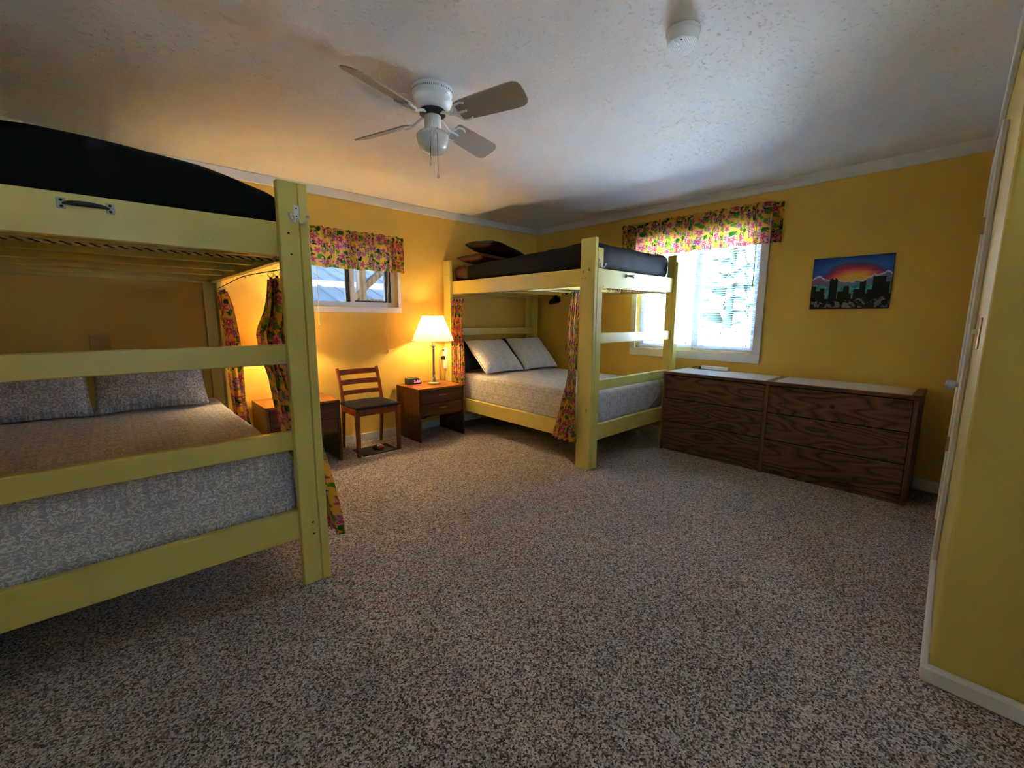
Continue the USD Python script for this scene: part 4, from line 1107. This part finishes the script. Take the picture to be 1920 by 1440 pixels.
# ------------------------------------------------------------------ canvas
def painting(u, v):
    L = lambda *c: np.array(lin(*c))
    P = np.stack([u * 5, v * 22, 0 * u], -1)
    st_ = meshkit.fbm(P, 4, 3) - 0.5
    d = np.sqrt(((u - 0.56) / 0.62) ** 2 + ((v - 0.40) / 0.62) ** 2) + 0.14 * st_
    keys = [0.0, 0.38, 0.47, 0.56, 0.66, 0.74, 0.82, 0.98, 1.3]
    cols = np.array([L(236, 196, 84), L(236, 190, 80), L(236, 150, 84), L(224, 96, 96), L(168, 58, 88), L(96, 62, 118), L(48, 108, 190), L(38, 92, 186), L(30, 62, 140)])
    img = np.stack([np.interp(d, keys, cols[:, k]) for k in range(3)], -1)
    dark = np.clip((v - 0.80) * 3 + st_ * 2.0, 0, 1)[..., None]
    img = img * (1 - 0.55 * dark) + L(20, 36, 92) * 0.55 * dark
    rx = [0, 0.06, 0.10, 0.17, 0.23, 0.28, 0.36, 0.44, 0.49, 0.54, 0.585, 0.65, 0.71, 0.76, 0.79, 0.83, 0.90, 0.94, 1.0]
    ry = [0.60, 0.655, 0.665, 0.60, 0.57, 0.60, 0.55, 0.525, 0.535, 0.515, 0.555, 0.53, 0.57, 0.62, 0.655, 0.635, 0.665, 0.71, 0.66]
    rid = np.interp(u, rx, ry) + 0.012 * (meshkit.noise(np.stack([u * 60, 0 * u, 0 * u], -1), 4) - 0.5)
    dep = np.clip((rid - v) / 0.16, 0, 1)[..., None]
    tint = np.clip(1 - u / 0.35, 0, 1)[..., None]
    mt = L(120, 134, 186) * (1 - tint) + L(176, 96, 140) * tint
    mt2 = L(84, 118, 168) * (1 - tint) + L(120, 84, 140) * tint
    mcol = mt * (1 - dep) + mt2 * dep
    stre = meshkit.fbm(np.stack([u * 30 + v * 14, v * 26, 0 * u + 2], -1), 3, 6)
    mcol = mcol * (0.75 + 0.5 * stre)[..., None]
    snow = ((rid - v) < 0.016 + 0.03 * stre * (np.interp(u, rx, ry) > 0.60))[..., None]
    mcol = np.where(snow, L(206, 212, 232), mcol)
    img = np.where((v < rid)[..., None], mcol, img)
    r2 = 0.455 + 0.02 * np.sin(u * 9 + 1) + 0.012 * np.sin(u * 23)
    tl = np.clip((stre - 0.3) * 2.2, 0, 1)[..., None]
    img = np.where((v < r2)[..., None], L(40, 112, 148) * (1 - tl) + L(92, 172, 152) * tl, img)
    sky_ = np.zeros_like(u, bool)
    for a, b, top in ((-0.01, 0.060, 0.455), (0.055, 0.125, 0.36), (0.120, 0.175, 0.41), (0.17, 0.19, 0.28), (0.238, 0.345, 0.555), (0.355, 0.435, 0.335), (0.428, 0.498, 0.415), (0.49, 0.53, 0.295), (0.555, 0.635, 0.375), (0.628, 0.702, 0.505), (0.70, 0.735, 0.29), (0.725, 0.79, 0.355), (0.785, 0.935, 0.60), (0.93, 0.985, 0.49), (0.97, 1.01, 0.275), (0.0, 1.0, 0.20), (0.18, 0.24, 0.16)):
        sky_ |= (u > a) & (u < b) & (v < top)
    sky_ |= ((u - 0.463) / 0.035) ** 2 + ((v - 0.415) / 0.03) ** 2 < 1
    sky_ |= (((u - 0.292) / 0.053) ** 2 + ((v - 0.555) / 0.05) ** 2 < 1) & ((u < 0.285) | (v < 0.575) | (u > 0.31))
    sky_ |= (np.abs(u - 0.69) < 0.010) & (v < 0.53)
    img = np.where(sky_[..., None], L(10, 12, 18), img)
    hs = meshkit.fbm(np.stack([u * 26, v * 16, 0 * u + 7], -1), 3, 12)
    lim = 0.10 + 0.09 * meshkit.noise(np.stack([u * 18, 0 * u, 0 * u], -1), 9)
    lim = lim + 0.08 * np.exp(-((u - 0.66) / 0.03) ** 2) + 0.09 * np.exp(-((u - 0.9) / 0.04) ** 2)
    hm = (v < lim) & (hs > 0.50) & (v > 0.02)
    img = np.where(hm[..., None], L(120, 122, 134) * (0.45 + 1.2 * (hs - 0.4))[..., None], img)
    return img


py0, py1, pz0, pz1 = -3.16, -3.66, 1.322, 1.722
cv = thing("canvas_painting", "small canvas of a dark city skyline before sunset mountains on the right wall", "painting", (0, -3.41, pz0))
part(cv, "stretcher", rbox(-0.018, -0.0005, py1, py0, pz0, pz1, 0.002), "ink")
nu, nv = 220, 176
gu, gv = np.meshgrid(np.linspace(0, 1, nu), np.linspace(0, 1, nv), indexing="ij")
P = np.stack([np.full_like(gu, -0.0186), py0 + (py1 - py0) * (0.004 + 0.992 * gu), pz0 + (pz1 - pz0) * (0.004 + 0.992 * gv)], -1)
part(cv, "painted_face", gridmesh(P[:, ::-1]), "canvas_paint", smooth=True, col=painting(gu, gv)[:, ::-1].reshape(-1, 3))

# blank plate on the wall behind the near bunk
op = thing("wall_outlet", "wall outlet painted yellow behind the near bunk's upper rung", "outlet", (-4.333, -0.004, 1.034))
part(op, "cover_plate", rbox(-4.385, -4.282, -0.006, 0.0, 1.00, 1.112, 0.002), "yellow_plastic")
for q in (-1, 1):
    part(op, "socket", rbox(-4.333 + q * 0.024 - 0.016, -4.333 + q * 0.024 + 0.016, -0.0085, -0.006, 1.03, 1.085, 0.001), "yellow_plastic")

# ------------------------------------------------------------------ ceiling fan
FX, FY = -2.947, -2.109
fan = thing("ceiling_fan", "white flush mount ceiling fan with four blades and a globe light", "ceiling fan", (FX, FY, H))
part(fan, "motor_housing", lathe([(0.0005, 2.288), (0.062, 2.288), (0.078, 2.293), (0.088, 2.302), (0.097, 2.317), (0.102, 2.332), (0.098, 2.344), (0.096, 2.354), (0.103, 2.362), (0.104, 2.372), (0.104, 2.3895), (0.0005, 2.3899)], FX, FY, 48), "white_enamel", 40)
part(fan, "vent_slots", [box(-0.0012, 0.0012, 0.1028, 0.1045, 2.366, 2.374).apply_transform(trimesh.transformations.rotation_matrix(a, [0, 0, 1])).apply_translation([FX, FY, 0]) for a in np.arange(64) * 2 * pi / 64], "ink", kind="stuff")
part(fan, "flywheel", lathe([(0.0005, 2.262), (0.048, 2.262), (0.066, 2.270), (0.066, 2.287), (0.0005, 2.2875)], FX, FY, 32), "iron", 40)
part(fan, "switch_housing", lathe([(0.0005, 2.196), (0.041, 2.196), (0.043, 2.199), (0.0425, 2.262), (0.040, 2.268), (0.0005, 2.269)], FX, FY, 32), "white_enamel", 40)
part(fan, "fitter", lathe([(0.044, 2.190), (0.047, 2.192), (0.047, 2.199), (0.043, 2.200)], FX, FY, 32), "white_enamel", 40)
part(fan, "glass_globe", lathe([(0.0005, 2.070), (0.010, 2.073), (0.022, 2.081), (0.040, 2.088), (0.058, 2.094), (0.068, 2.106), (0.078, 2.135), (0.084, 2.160), (0.083, 2.170), (0.074, 2.181), (0.060, 2.189), (0.046, 2.194), (0.044, 2.198)], FX, FY, 40), "opal_glass", 60)
for k in range(4):
    az = math.radians(17 + 90 * k)
    Rz = trimesh.transformations.rotation_matrix(az, [0, 0, 1])
    r0, r1 = 0.165, 0.540
    out = []
    for s_, w in ((r0, 0.050), (r0 + 0.02, 0.056), (0.30, 0.062), (0.47, 0.068), (0.505, 0.067), (0.525, 0.058), (0.536, 0.040), (r1, 0.0)):
        out.append((s_, w))
    poly = Polygon([(s_, w) for s_, w in out] + [(s_, -w) for s_, w in out[::-1][1:]])
    bm = trimesh.creation.extrude_polygon(poly, 0.006, engine="earcut")
    bm.apply_translation([0, 0, -0.003])
    bm.apply_transform(trimesh.transformations.rotation_matrix(math.radians(-22), [1, 0, 0]))
    bm.apply_translation([0, 0, 2.252]); bm.apply_transform(Rz); bm.apply_translation([FX, FY, 0])
    bd = part(fan, "blade", bm, "blade_board")
    pr = [tube(spline([(0.045, 0, 2.272), (0.085, 0, 2.262), (0.120, 0, 2.246), (0.150, 0, 2.243)], 6), 0.0075, 8)]
    for e in (-1, 1):
        pr.append(tube(spline([(0.138, 0, 2.243), (0.160, 0.022 * e, 2.243 - 0.008 * e), (0.168, 0.040 * e, 2.243 - 0.016 * e), (0.200, 0.047 * e, 2.243 - 0.019 * e), (0.225, 0.040 * e, 2.243 - 0.016 * e)], 6), 0.0055, 8))
    pr.append(tube(spline([(0.140, 0, 2.243), (0.18, 0.0, 2.244), (0.215, 0.0, 2.245)], 6), 0.0055, 8))
    pr.append(trimesh.creation.icosphere(1, 0.008).apply_translation([0.152, 0, 2.243]))
    im = trimesh.util.concatenate(pr)
    im.apply_transform(Rz); im.apply_translation([FX, FY, 0])
    part(fan, "blade_iron", im, "white_enamel", 40, label="ornate white blade bracket")
tdir, ndir = np.array([0.839, -0.544]), np.array([-0.544, -0.839])
for w, zt_, zb_ in ((-0.013, 2.243, 1.992), (0.022, 2.196, 1.939)):
    p = np.array([FX, FY]) + tdir * w + ndir * (0.046 if w < 0 else 0.038)
    p2 = np.array([FX, FY]) + tdir * w + ndir * (0.088 if w < 0 else 0.080)
    ch_ = part(fan, "pull_chain", tube(spline([(*p, zt_), (*(p2 * 0.7 + p * 0.3), zt_ - 0.012), (*p2, zt_ - 0.05), (*p2, zb_ + 0.03)], 8), 0.0012, 5), "iron")
    part(ch_, "pull_knob", lathe([(0.0005, zb_), (0.006, zb_ + 0.003), (0.007, zb_ + 0.010), (0.004, zb_ + 0.022), (0.0015, zb_ + 0.031), (0.0005, zb_ + 0.032)], *p2, 12), "white_enamel", True)

# ------------------------------------------------------------------ smoke detector
SX, SY = -2.452, -3.195
sd = thing("smoke_detector", "round white smoke detector with ribbed face on the ceiling", "smoke detector", (SX, SY, H))
part(sd, "base_plate", lathe([(0.0005, H - 0.012), (0.064, H - 0.012), (0.066, H - 0.009), (0.066, H - 0.0005), (0.0005, H - 0.0002)], SX, SY, 48), "white_plastic", 40)
part(sd, "body", lathe([(0.0005, H - 0.048), (0.056, H - 0.048), (0.059, H - 0.045), (0.063, H - 0.014), (0.063, H - 0.012), (0.0005, H - 0.0118)], SX, SY, 48), "white_plastic", 40)
rb = []
for k in range(15):
    y = -0.049 + 0.007 * k
    w = math.sqrt(max(0.054**2 - y * y, 0.0001))
    rb.append(rbox(-w, w, y - 0.0018, y + 0.0018, -0.0505, -0.0478, 0.0006))
rbm = trimesh.util.concatenate(rb)
rbm.apply_transform(trimesh.transformations.rotation_matrix(math.radians(12), [0, 0, 1])); rbm.apply_translation([SX, SY, H])
part(sd, "grille", rbm, "white_plastic")
part(sd, "test_button", rbox(SX - 0.034, SX - 0.010, SY + 0.004, SY + 0.012, H - 0.0525, H - 0.047, 0.001), "vinyl")
part(sd, "indicator_light", trimesh.creation.icosphere(1, 0.0035).apply_translation([SX - 0.036, SY - 0.014, H - 0.0505]), "screen_frame", True)
